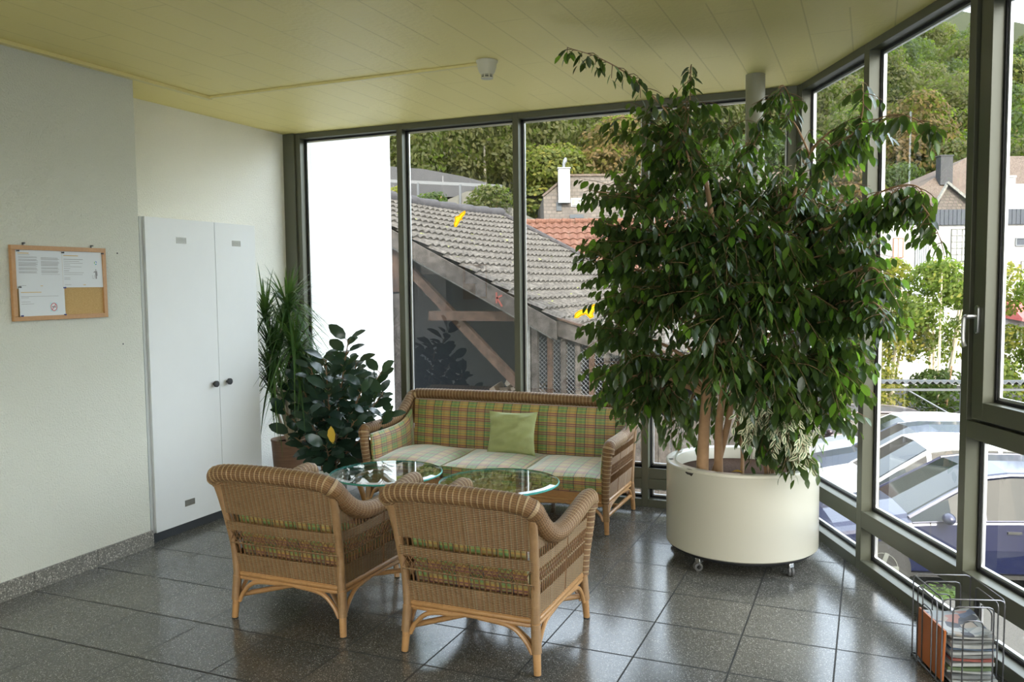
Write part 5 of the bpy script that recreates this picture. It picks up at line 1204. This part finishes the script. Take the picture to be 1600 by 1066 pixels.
# ---------------------------------------------------------------- white building and brown roof (through the right windows)
wb=thing('white_house','white rendered building with a dark blue grey roof fascia beyond the car park','house',(6,42,gz(40)))
HO=Vector((4.3,41.2,0)); HZ=Vector((6,42,gz(40)))
def L4(x,y,z): return HO+RV*x+AV*y+Vector((0,0,z))
b=MB(); b.obox(L4(-.6,0,-3.6),RV*16,AV*2.4,(0,0,7.75)); rp_(b,'walls','render_white',wb,HZ,smooth=False)
b=MB(); b.obox(L4(2.75,-.10,4.15),RV*12.5,AV*2.3,(0,0,.72))
for k in range(62): b.obox(L4(2.75+k*.2,-.13,4.17),RV*.035,AV*.03,(0,0,.70))
M['bluegrey']=simple('blue_grey_sheet',(.028,.034,.045),.7); rp_(b,'fascia','bluegrey',wb,HZ,smooth=False)
b=MB(); b.obox(L4(6.2,.2,4.87),RV*8,AV*2.0,(0,0,1.2)); rp_(b,'penthouse','render_white',wb,HZ,smooth=False)
b=MB(); b.tube([L4(6.75,.8,6.05),L4(6.75,.8,6.45)],.22,14); b.tube([L4(6.75,.8,6.43),L4(6.75,.8,6.52)],.26,14); rp_(b,'roof_vent','render_white',wb,HZ)
def win(x0,x1,z0,z1,mt,cols=2,rows=1,fmat='timber_pale'):
    b=MB(); b.obox(L4(x0,-.02,z0),RV*(x1-x0),-AV*.02,(0,0,z1-z0)); f=rp_(b,'window',mt,wb,HZ,smooth=False)
    b=MB(); t=.05
    for k in range(cols+1): xx=x0+(x1-x0)*k/cols; b.obox(L4(xx-t/2,-.07,z0),RV*t,AV*.03,(0,0,z1-z0))
    for k in range(rows+1): zz=z0+(z1-z0)*k/rows; b.obox(L4(x0-t/2,-.07,zz-t/2),RV*(x1-x0+t),AV*.03,(0,0,t))
    b.v=[(x-HZ.x,y-HZ.y,z-HZ.z) for x,y,z in b.v]; b.build('window_frame',M[fmat],f,smooth=False)
M['paleglass']=simple('pale_window_pane',(.42,.47,.50),.2,.1); M['redwood']=simple('red_brown_frame',(.30,.10,.06),.6)
win(.80,1.25,2.65,3.55,'paleglass',2,1,'redwood'); win(1.85,2.45,2.2,3.3,'paleglass',6,1,'steel'); win(3.55,4.55,2.45,3.95,'paleglass',4,5,'timber_pale'); win(6.6,8.2,3.15,3.5,'bluegrey',1,1,'steel')
win(6.9,7.6,1.2,2.4,'paleglass',3,1,'timber_pale'); win(8.2,8.9,1.2,2.4,'paleglass',3,1,'timber_pale'); win(.5,3.6,.9,1.75,'paleglass',7,1,'steel'); 
b=MB(); b.obox(L4(-.6,-.04,2.0),RV*16,-AV*.03,(0,0,.05)); b.obox(L4(3.1,-.5,1.85),RV*2.5,AV*.5,(0,0,.25)); rp_(b,'string_course','render_white',wb,HZ,smooth=False)
b=MB(); b.prism([L4(6.2,-.05,.55),L4(6.2,-1.4,-.25),L4(6.2,-1.4,-.38),L4(6.2,-.05,-.3)],RV*3.2); M['awn']=simple('red_awning',(.36,.07,.07),.7); rp_(b,'awning','awn',wb,HZ,smooth=False)
bh=thing('brown_roofed_house','house with a hipped brown roof and square chimney above the white building','house',(8,46,gz(40)))
BZ=Vector((8,46,gz(40)))
el=Vector((5.23,43.91,5.5)); er=Vector((6.85,43.98,4.75)); rg=Vector((8.75,48.82,8.1)); rg2=rg+RV*9; e2=er+RV*11; bk1=el+AV*9; bk2=bk1+RV*13
b=MB(); b.add([el,er,rg],[(0,1,2)],[((0,0),(1.6,0),(3.5,4))]); b.add([er,e2,rg2,rg],[(0,1,2,3)]); b.add([el,rg,rg2,bk2,bk1],[(0,1,4),(1,2,3,4)]); rp_(b,'hipped_roof','tile_brown',bh,BZ,smooth=False)
b=MB(); b.add([er+Vector((.05,-.10,.1)),er+RV*3.2+Vector((0,-.1,.1)),Vector((7.55,44.5,6.26))],[(0,1,2)],[((0,0),(3.2,0),(1.4,1.6))]); rp_(b,'gable_dormer','shingle',bh,BZ,smooth=False)
b=MB(); b.bar((7.45,44.35,6.34),(8.75,44.65,5.15),.30,.12); b.bar((7.5,44.35,6.34),(6.8,43.9,5.0),.14,.1); rp_(b,'dormer_verge','timber_pale',bh,BZ,smooth=False)
b=MB(); b.obox(Vector((7.27,45.96,6.4)),RV*.62,AV*.5,(0,0,1.5)); b.obox(Vector((7.24,45.92,7.85)),RV*.7,AV*.58,(0,0,.06)); rp_(b,'chimney','retain',bh,BZ,smooth=False)
b=MB(); b.obox(el+AV*.6+RV*.3-Vector((0,0,9.1)),RV*11,AV*6.5,(0,0,8.6)); rp_(b,'walls','render_white',bh,BZ,smooth=False)
# ---------------------------------------------------------------- retaining wall, guard rail, road, rock bank
b=MB(); top=[(-34,30.8,8.6),(-19.6,36.75,7.9),(-18.0,37.4,7.75),(-16.1,38.2,7.35),(-14.9,38.7,7.0),(-14.2,39.0,6.4),(-13.6,39.2,5.9)]
vs=[];
for x,y,z in top: vs+=[(x,y,4.0),(x,y,z),(x-.3,y+.7,z),(x-.3,y+.7,4.0)]
b.add(vs,[(4*i+j,4*i+4+j,4*i+4+(j+1)%4,4*i+(j+1)%4) for i in range(len(top)-1) for j in range(3)]); tag(b.build('retaining_wall',M['retain'],smooth=False),'stained grey retaining wall below the forest','wall')
gr=thing('guard_rail','steel guard rail in front of the stained retaining wall','guard rail',(-18,36,5.5))
GR=Vector((-18,36,5.5)); b=MB()
ra=[Vector((-34,29.4,7.1)),Vector((-19.6,35.2,7.0)),Vector((-15.4,37.0,6.75)),Vector((-13.5,37.6,6.6))]
for a,c in zip(ra[:-1],ra[1:]): b.bar(a,c,.06,.16)
rp_(b,'rail','darkmetal',gr,GR,smooth=False)
for k in range(9):
    p=ra[0].lerp(ra[1],k/8) if k<6 else ra[1].lerp(ra[3],(k-6)/3)
    b=MB(); b.box((p.x-.05,p.y+.03,5.2),(p.x+.05,p.y+.10,p.z)); rp_(b,'post','darkmetal',gr,GR,smooth=False)
rn=random.Random(2)
def bank(u,v):
    x=-36+26*u; yb_=29+.42*(x+36); y=yb_-5+5.0*v+ .5*math.sin(9*u)*math.sin(5*v); z=-3.2+9.5*v**.8+.25*math.sin(23*u+7*v)+.15*math.sin(41*u-13*v)-2.2*max(0,u-.8)*5*v
    return (x,y,z)
b=MB(); b.grid(bank,70,24); struct(b,'hill_rock_bank',M['rock'])
b=MB(); b.add([(-36,28.8,6.15),(-12,38.8,6.15),(-12.5,40,6.15),(-37,31.5,6.15)],[(0,1,2,3)]); struct(b,'road_surface',M['asphalt'],smooth=False)
# ---------------------------------------------------------------- wooded hill
def hz(x,y):
    # distance measured along the village axis
    a=(Vector((x,y,0))-Vector((4,-2,0))).dot(AV); l=(Vector((x,y,0))-Vector((4,-2,0))).dot(RV)
    left=1/(1+math.exp((l+9)/3.5))
    st=46-3.5*left; base=-3.4+left*10.2
    if a<st: return -3.52
    t=a-st
    return base+t*.42+3*math.sin(l*.06+1)*min(1,t/40)
b=MB(); 
def hp(u,v):
    a=41+160*v; l=-85+190*u; p=Vector((4,-2,0))+AV*a+RV*l; return (p.x,p.y,hz(p.x,p.y)-.1)
b.grid(hp,80,60); struct(b,'hill_slope',M['hill'])
def crown_mesh(nm,mat,R,Hh,n,leafsz,seed,shape='round',lumps=9):
    r=random.Random(seed); b=MB(); L=[]
    for k in range(lumps):
        a=r.random()*2*PI; t=r.random()
        if shape=='cone': zz=Hh*t; rad=R*(1-t*.9)*.5; L.append((Vector((math.cos(a)*R*(1-t)*.6,math.sin(a)*R*(1-t)*.6,zz)),max(.35*R*(1-t*.6),.4)))
        else: L.append((Vector((math.cos(a)*R*.55*math.sin(PI*min(.9,.15+t)),math.sin(a)*R*.55*math.sin(PI*min(.9,.15+t)),Hh*(.15+.7*t))),R*r.uniform(.38,.62)))
    for k in range(n):
        c,rd=r.choice(L); d=rv(r); 
        if d.z<-.5: d.z*=-1
        p=c+Vector((d.x*rd,d.y*rd,d.z*rd*.8))*r.uniform(.78,1.05); nn=(d+rv(r)*.7).normalized(); t=nn.orthogonal().normalized(); t=(t+nn.cross(t)*r.uniform(-1.5,1.5)).normalized(); s=nn.cross(t); z_=leafsz*r.uniform(.6,1.2)
        b.add([p-t*z_,p+s*z_*.55,p+t*z_,p-s*z_*.55],[(0,1,2,3)])
    return b.mesh(nm,mat,smooth=False)
def LM(nm,a,b_,c=None,tr=.3): M[nm]=m_leaf(nm,a,b_,c,.6,tr,.15); return M[nm]
kinds=[('dark green',LM('dark_green_crown',(0.007068,0.01414,0.004712,1),(0.01461,0.02474,0.007068,1))),('mid green',LM('mid_green_crown',(0.01296,0.02356,0.00589,1),(0.02592,0.03887,0.009424,1))),('yellow green',LM('yellow_green_crown',(0.03063,0.04005,0.007068,1),(0.07068,0.07068,0.0106,1),(0.09895,0.08246,0.009424,1))),
 ('olive',LM('olive_crown',(0.02356,0.02709,0.008246,1),(0.04476,0.04241,0.01296,1))),('orange brown',LM('autumn_crown',(0.0377,0.02356,0.008246,1),(0.07539,0.04476,0.01296,1)))]
protos={}
def tree_proto(kind,shape,seed):
    nm,mt=kinds[kind]; Hh=6.5 if shape=='round' else 9.0; R=3.0 if shape=='round' else 2.3
    root=thing(('broadleaf_tree' if shape=='round' else 'conifer_tree'),None,'tree',(0,0,0))
    me=crown_mesh('crown',mt,R,Hh,6500,.15,seed,shape,14 if shape=='round' else 18); o=bpy.data.objects.new('crown',me); C.objects.link(o); o.parent=root; o.location=(0,0,3.2 if shape=='round' else 2.0)
    t=MB().tube([(0,0,-1),(.1,0,3),(0,.1,7 if shape=='round' else 9)],[.18,.14,.05],7).build('trunk',M['hillbark'],root); return root
M['hillbark']=m_bark('forest_bark',(.16,.14,.11,1),(.40,.37,.32,1),9)
specs=[(0,'round'),(1,'round'),(2,'round'),(3,'round'),(4,'round'),(0,'cone'),(1,'round'),(3,'round')]
PRT=[(tree_proto(k,s,100+i),k,s) for i,(k,s) in enumerate(specs)]; used=set()
r=random.Random(77); pts=[]; CP=Vector((4.11,-2.63,1.6)); tries=0
def pix(p):
    d=p-CP; z=d.dot(FW); return (800+1317.5*d.dot(RT)/z, 533-1317.5*d.dot(UP)/z, z)
a=44.0; cand=[]
while a<185:
    step=4.2+ (a-44)*.042; l=-85
    while l<85:
        p=Vector((4,-2,0))+AV*(a+r.uniform(-.4,.4)*step)+RV*(l+r.uniform(-.4,.4)*step); z=hz(p.x,p.y)
        l+=step*1.0
        if z<-3.3: continue
        p.z=z; px,py,dd=pix(p+Vector((0,0,6)))
        if px<560 or px>1680 or py<-120: continue
        if px<1240 and py<105: continue
        if 960<px<1235 and r.random()<.6: continue
        if p.x<-12 and (p-Vector((4,-2,0))).dot(AV)<49: continue
        cand.append((p,px,py,dd,a))
    a+=step*.95
r.shuffle(cand); print('tree candidates',len(cand)); cand.sort(key=lambda c:(c[3] if c[1]<1240 else c[3]*.35)+r.uniform(0,45)); cand=cand[:300]
for p,px,py,dd,a in cand:
    yellowish=px<780 and py>150
    w_=[.26,.26,.14,.14,.06,.10,.2,.1] if not yellowish else [.10,.25,.30,.14,.04,.02,.2,.1]
    if 800<px<900 and py>200: w_=[.1,.2,.1,.3,.2,.0,.1,.3]
    if px>1240: w_=[.38,.24,.03,.12,.09,.12,.12,.02]
    i=r.choices(range(8),w_)[0]; root,k,s=PRT[i]
    o=root if i not in used else copy_tree(root); used.add(i)
    sc=r.uniform(.85,1.25)*(1+(dd-50)*.002); o.location=p; o.rotation_euler=(0,0,r.random()*6.28); o.scale=(sc,sc,sc*r.uniform(.95,1.2))
    part_=('behind the roofs left of the ficus' if px<930 else 'behind the ficus' if px<1250 else 'on the hill seen through the right hand windows')
    tag(o,'%s %s in the forest %s'%(kinds[k][0],'conifer' if s=='cone' else 'leafy tree',part_),'tree','forest trees on the hillside: %s %s %s'%(kinds[k][0],s,part_))
for i,(root,k,s) in enumerate(PRT):
    if i not in used:
        for ch_ in list(root.children): bpy.data.objects.remove(ch_)
        bpy.data.objects.remove(root)
# bushes on the bank and beside the grey house
def bush(x,y,z,R,Hh,mt,lab,seed,n=1500,ls=.10,trunks=0,nm='leafy_bush',grp=None):
    t=thing(nm,lab,'bush' if nm=='leafy_bush' else 'tree',(x,y,z),0,grp)
    me=crown_mesh('foliage',mt,R,Hh,n,ls,seed,'round',12); o=bpy.data.objects.new('foliage',me); C.objects.link(o); o.parent=t; o.location=(0,0,Hh*.02+(.25*Hh if trunks else 0))
    b=MB(); rr=random.Random(seed)
    for k in range(max(1,trunks)): 
        a=rr.random()*6.28; b.tube([(.1*math.cos(a),.1*math.sin(a),-.1),(.3*R*math.cos(a),.3*R*math.sin(a),Hh*.5),(.5*R*math.cos(a),.5*R*math.sin(a),Hh*1.0)],[.06,.045,.02],6)
    b.build('stems',M['palebark'] if trunks else M['twig'],t); return t
YG=LM('bright_yellow_leaf',(0.0806,0.0868,0.0093,1),(0.1705,0.1488,0.0217,1),(0.1922,0.155,0.0186,1),.45)  # yellow leaves of the shrub trees and bushes
YG2=LM('pale_green_leaf',(0.0496,0.0744,0.0124,1),(0.1054,0.124,0.0248,1),(0.155,0.1395,0.0248,1),.45)  # pale green leaves of the shrub trees and hedge
def wz(x,y): return gz(y)
for k,(px_l,dep,R,Hh,mt,lab) in enumerate(((12.0,27,1.45,4.9,YG,'yellow green shrub tree behind the bike shelter, nearest the ficus'),(13.7,26,1.5,5.0,YG2,'pale green multi stemmed shrub tree behind the middle of the bike shelter'),(15.3,27.5,1.5,4.6,YG,'yellow shrub tree at the right end of the bike shelter'),(17.2,26,1.7,4.3,YG2,'loose pale green tree beyond the casement window'),(19.6,27,1.8,4.6,YG,'yellow green tree partly cut by the right edge of the view'),(10.3,28,1.5,3.9,YG2,'green shrub tree behind the lowest ficus leaves'))):
    p=Vector((4.1,-2.6,0))+AV*dep+RV*(px_l*dep/27); bush(p.x,p.y,wz(p.x,p.y)-.0,R,Hh,mt,lab,200+k,4200,.085,5,'shrub_tree','yellow green shrub trees behind the car park')
for k,(x,y,z,R,Hh,mt,lab) in enumerate(((-11.9,31.9,1.2,1.3,2.6,kinds[0][1],'dark green bush left of the shingled house'),(-12.9,33.5,1.6,1.4,2.8,kinds[0][1],'dark green bush further left of the shingled house'),(-15.4,33.6,4.3,1.1,1.5,kinds[1][1],'green bush hanging over the rock bank'),(-18.9,33.4,5.1,1.1,1.4,YG,'yellow bush above the barn ridge, leftmost'),(-17.6,33.8,5.1,.9,1.2,YG,'yellow bush above the barn ridge, next along'),(-13.7,36.6,4.9,1.4,1.5,kinds[3][1],'olive bush at the end of the retaining wall'),(-20.6,32.8,5.1,1.2,1.5,YG,'yellow bush seen beside the white wall'))):
    bush(x,y,z,R,Hh,mt,lab,300+k,1600,.11,0,'leafy_bush','bushes on the bank')
for k in range(7):
    p=Vector((4.1,-2.6,0))+AV*(25.6+.3*(k%2))+RV*(9.6+1.75*k); bush(p.x,p.y,gz(p.y)+.1,1.15,2.1,(YG2,YG,kinds[1][1])[k%3],'low %s hedge bush behind the bicycle shelter'%('pale green','yellow','dark green')[k%3],400+k,1700,.085,0,'leafy_bush','hedge bushes behind the shelter: %s'%('pale','yellow','dark')[k%3])
b=MB(); r=random.Random(31)
for k in range(15000):
    a=r.uniform(46,120)**1; l=r.uniform(-62,8) if k%2 else r.uniform(-40,70); p=Vector((4,-2,0))+AV*a+RV*l; z=hz(p.x,p.y)
    if z<-3.4 or (p.x<-12.5 and p.y<41.5+.42*(p.x+14)): continue
    if p.y<53 and p.x>2: continue
    p.z=z+r.uniform(.1,1.6); nn=(rv(r)+Vector((0,-.5,.6))).normalized(); t_=nn.orthogonal().normalized(); s=nn.cross(t_); z_=r.uniform(.18,.45); b.add([p-t_*z_,p+s*z_*.6,p+t_*z_,p-s*z_*.6],[(0,1,2,3)])
tag(b.build('undergrowth',kinds[1][1],smooth=False),'green undergrowth covering the forest slope between the trees','undergrowth',None,'stuff')
# ---------------------------------------------------------------- bicycle shelter and bicycles
bs=thing('bicycle_shelter','open steel bicycle shelter with corrugated roof behind the parked cars','shelter',(5,21.5,gz(21.5)))
SZ=Vector((5,21.5,gz(21.5))); S0=Vector((1.0,20.0,0)); 
def L5(x,y,z): return S0+RV*x+AV*y+Vector((0,0,z))
b=MB(); b.grid(lambda u,v:L5(9*u,1.8*v,-1.02-.015*9*u-.17*v+.035*math.sin(u*9/.2*2*PI)),420,2); b.grid(lambda u,v:L5(9*u,1.8*v,-1.05-.015*9*u-.17*v+.035*math.sin(u*9/.2*2*PI)),420,2,flip=True); b.grid(lambda u,v:L5(9*u,0,-1.02-.03*v-.015*9*u+.035*math.sin(u*9/.2*2*PI)),420,1); rp_(b,'corrugated_roof','darkmetal',bs,SZ)
b=MB(); b.bar(L5(0,.1,-1.26),L5(9,.1,-1.36),.05,.06); rp_(b,'front_beam','darkmetal',bs,SZ,smooth=False)
for x in (.2,3.7,5.85,8.7):
    b=MB(); b.tube([L5(x,.1,gz(20.5)),L5(x,.1,-1.1)],.03,8); rp_(b,'post','steel',bs,SZ)
b=MB(); b.tube([L5(4.4,.1,-1.3),L5(5.8,.1,-2.1)],.025,8); rp_(b,'brace','steel',bs,SZ)
def bicycle(x,y,ang,lab,i):
    t=thing('bicycle',lab,'bicycle',tuple(L5(x,y,gz(21.5))),ang,'bicycles under the shelter')
    for wx in (-.52,.52):
        wv=MB(); wv.tube([(wx+.33*math.cos(a),0,.34+.33*math.sin(a)) for a in [2*PI*k/24 for k in range(24)]],.018,6,closed=True)
        for k in range(10): a=2*PI*k/10; wv.tube([(wx,0,.34),(wx+.32*math.cos(a),0,.34+.32*math.sin(a))],.002,3,caps=False)
        wv.build('wheel',M['tyre'],t)
    f=MB(); 
    for a_,c_ in (((-.52,0,.34),(-.08,0,.32)),((-.08,0,.32),(-.22,0,.85)),((-.52,0,.34),(-.20,0,.78)),((-.20,0,.78),(.34,0,.80)),((-.08,0,.32),(.37,0,.70)),((.33,0,.88),(.52,0,.34))): f.tube([a_,c_],.016,6)
    f.build('frame',M['blackpl'],t)
    MB().tube([(.28,-.27,.98),(.34,-.1,1.0),(.34,.1,1.0),(.28,.27,.98)],.012,6).tube([(.33,0,.85),(.34,0,1.0)],.012,6).build('handlebar',M['steel'],t)
    MB().ball((-.24,0,.92),.1,10,6,sc=(1.2,.6,.35)).build('saddle',M['blackpl'],t)
for i,(x,ang,lab) in enumerate(((3.9,1.2,'dark bicycle parked under the left part of the shelter'),(4.9,1.3,'dark bicycle parked under the middle of the shelter'),(5.5,1.15,'bicycle parked next to the shelter post with the diagonal brace'),(6.2,1.3,'bicycle parked beyond the braced shelter post'))): bicycle(x,.9,ang,lab,i)
b=MB(); b.obox(L5(-3,-.6,gz(20)),RV*6.2,AV*.25,(0,0,1.0)); tag(b.build('low_garden_wall',M['retain'],smooth=False),'low pale concrete wall behind the parked cars','wall')
# ---------------------------------------------------------------- cars
def car(lab,paint,nose,ang,L=4.3,W_=1.76,Hc=1.47,nm='parked_car',wagon=True):
    zg=gz(nose[1]+.6); t=thing(nm,lab,'car',(nose[0],nose[1],zg),ang)
    w=W_/2; k=L/4.3
    rear=.30 if wagon else .75
    #        x, half width, sill, belt, roof z, roof half width
    S=[(0.00,.60*w,.42,.55,.62,.42*w),(.06,.82*w,.30,.66,.70,.60*w),(.30,.95*w,.25,.74,.80,.74*w),(.75,w,.24,.82,.89,.80*w),(1.15,w,.22,.90,.965,.80*w),
       (1.60,w,.22,.93,1.24,.74*w),(1.95,w,.22,.94,Hc-.05,.72*w),(2.30,w,.22,.95,Hc,.72*w),(3.00,w,.22,.96,Hc,.71*w),(4.3-rear-.35,w,.24,.97,Hc-.05,.69*w),(4.3-rear,.98*w,.26,.97,Hc-.13,.66*w),(4.15,.95*w,.30,.97,1.02,.66*w),(4.27,.88*w,.36,.90,.93,.60*w),(4.30,.70*w,.42,.80,.84,.5*w)]
    S=[(x*k,a,b_,c,d,e) for x,a,b_,c,d,e in S]
    secs=[]
    for x,hw,zs,zb_,zr_,rw in S:
        m_=(zs+zb_)/2
        half=[(0,zs-.02),(hw*.86,zs-.01),(hw*.97,zs+.07),(hw,m_),(hw*.99,zb_-.04),(hw*.965,zb_),(rw+(hw*.965-rw)*.06,zr_-.04),(rw*.9,zr_-.005),(0,zr_+.025)]
        full=[(x,-y,z) for y,z in half]+[(x,y,z) for y,z in half[-2:0:-1]]
        secs.append(full)
    n_=len(secs[0]); body=MB(); sideg=MB(); front=MB(); backg=MB()
    for i in range(len(S)-1):
        for j in range(n_):
            j2=(j+1)%n_; q_=[secs[i][j],secs[i][j2],secs[i+1][j2],secs[i+1][j]]
            side = j in (5,n_-6); top_=j in (6,7,n_-8,n_-7)
            if 4<=i<=9 and side: 
                (sideg if 5<=i<=8 else sideg).add(q_,[(0,1,2,3)])
            elif top_ and i in (4,5): front.add(q_,[(0,1,2,3)])
            elif top_ and i==10: backg.add(q_,[(0,1,2,3)])
            else: body.add(q_,[(0,1,2,3)])
    for i in (0,len(S)-1): body.add(secs[i],[tuple(range(n_))])
    body.build('body',M[paint],t,ang=50); sideg.build('side_window',M['cglass'],t); front.build('windscreen',M['cglass'],t); backg.build('rear_window',M['cglass'],t)
    pil=MB()
    for s in (-1,1):
        e=lambda i,j:Vector(secs[i][j if s<0 else n_-j])
        for i in (4,6,8,9,10):
            a_,c_=e(i,5),e(i,6)
            if i==4: pil.tube([e(4,6),e(5,6),e(6,6)],.035,6)
            else: pil.bar(a_+Vector((0,0,-.02)),c_,.07 if i!=8 else .06,.03,up=(0,1,0))
        pil.tube([e(i,6)+Vector((0,0,.01)) for i in (6,7,8,9,10)],.03,6)
        pil.tube([e(i,5)+Vector((0,s*.01,0)) for i in (4,5,6,7,8,9,10)],.012,5)
    pil.build('pillars',M[paint],t)
    trim=MB()
    for s in (-1,1):
        for x in (1.35*k,2.42*k,3.35*k): trim.bar((x,s*(w+.002),.34),(x,s*(w*.985),.92),.008,.008,up=(0,1,0))
        for x in (2.2*k,3.2*k): trim.box((x,s*w-.012 if s>0 else s*w-.02,.80),(x+.16,s*w+.02 if s>0 else s*w+.012,.825))
    trim.box((.3*k,-w*.92,.20),(L-.3,w*.92,.26)); trim.box((.02,-.5*w,.44),(.07,.5*w,.56))
    trim.build('trim',M['blackpl'],t,smooth=False)
    for s in (-1,1):
        MB().ball((.14*k,s*w*.70,.665),.13,14,10,sc=(1.1,1.25,.62)).build('headlight',M['lamp'],t)
        MB().box((4.18*k,s*w*.80-.07,.72),(4.30*k,s*w*.80+.07,.98)).build('tail_light',M['tail'],t,bevel=.02)
        mr_=MB().ball((1.52*k,s*(w+.09),.99),.10,12,8,sc=(.75,1.05,.72)).build('side_mirror',M[paint],t)
        for x in (.80*k,3.45*k):
            ar=MB(); N=28; y0_=s*(w-.20); y1=s*(w+.004)
            pts_=[(x+.355*math.cos(a),.31+.355*math.sin(a)) for a in [PI*2*q/N for q in range(N)]]
            ar.add([(a,y1,b_) for a,b_ in pts_],[tuple(range(N))]); ar.build('wheel_arch',M['blackpl'],t,smooth=False)
            wh=MB(); P_=[(.20,0),(.305,.0),(.318,.03),(.318,.17),(.30,.20),(.20,.20)]
            vs=[(x+rd*math.cos(2*PI*q/N),s*(w+.012)-s*o_,.318+rd*math.sin(2*PI*q/N)) for rd,o_ in P_ for q in range(N)]
            wh.add(vs,[(i*N+q,i*N+(q+1)%N,(i+1)*N+(q+1)%N,(i+1)*N+q) for i in range(5) for q in range(N)]); wo_=wh.build('wheel',M['tyre'],t)
            rm=MB(); 
            for q in range(5):
                a=2*PI*q/5; rm.bar((x,s*(w+.008),.318),(x+.205*math.cos(a),s*(w+.008),.318+.205*math.sin(a)),.02,.055,up=(math.cos(a+PI/2),0,math.sin(a+PI/2)))
            vs=[(x+rd*math.cos(2*PI*q/N),s*(w+yo),.318+rd*math.sin(2*PI*q/N)) for rd,yo in ((.215,.010),(.190,.010),(.190,-.06)) for q in range(N)]
            rm.add(vs,[(i*N+q,i*N+(q+1)%N,(i+1)*N+(q+1)%N,(i+1)*N+q) for i in range(2) for q in range(N)]); rm.tube([(x,s*(w-.02),.318),(x,s*(w+.014),.318)],.05,10); rm.build('wheel_rim',M['alu'],wo_)
    return t
M.update(p_blue=m_carpaint('blue_car_paint',(.004,.006,.032,1),.15),p_white=m_carpaint('white_car_paint',(0.4464,0.4526,0.4588,1),0),p_dark=m_carpaint('dark_blue_car_paint',(0.0186,0.0279,0.0558,1)),p_silver=m_carpaint('silver_car_paint',(0.31,0.3348,0.3472,1),.4),p_plum=m_carpaint('plum_car_paint',(0.0372,0.0248,0.031,1)))
AG=math.radians(15)
car('dark blue estate car parked closest to the window','p_blue',(3.25,9.35),AG,4.5,1.78,1.50)
car('white car parked directly behind the blue estate car','p_white',(2.95,11.75),AG,4.2,1.78,1.50)
car('dark blue car parked third from the window, behind the white car','p_dark',(2.9,13.95),AG,4.3,1.74,1.48)
car('silver car parked fourth in the row, behind the dark blue car','p_silver',(2.8,16.1),AG,4.3,1.74,1.45)
car('plum coloured car beyond the silver car, mostly hidden','p_plum',(1.7,18.0),AG,4.0,1.7,1.42)
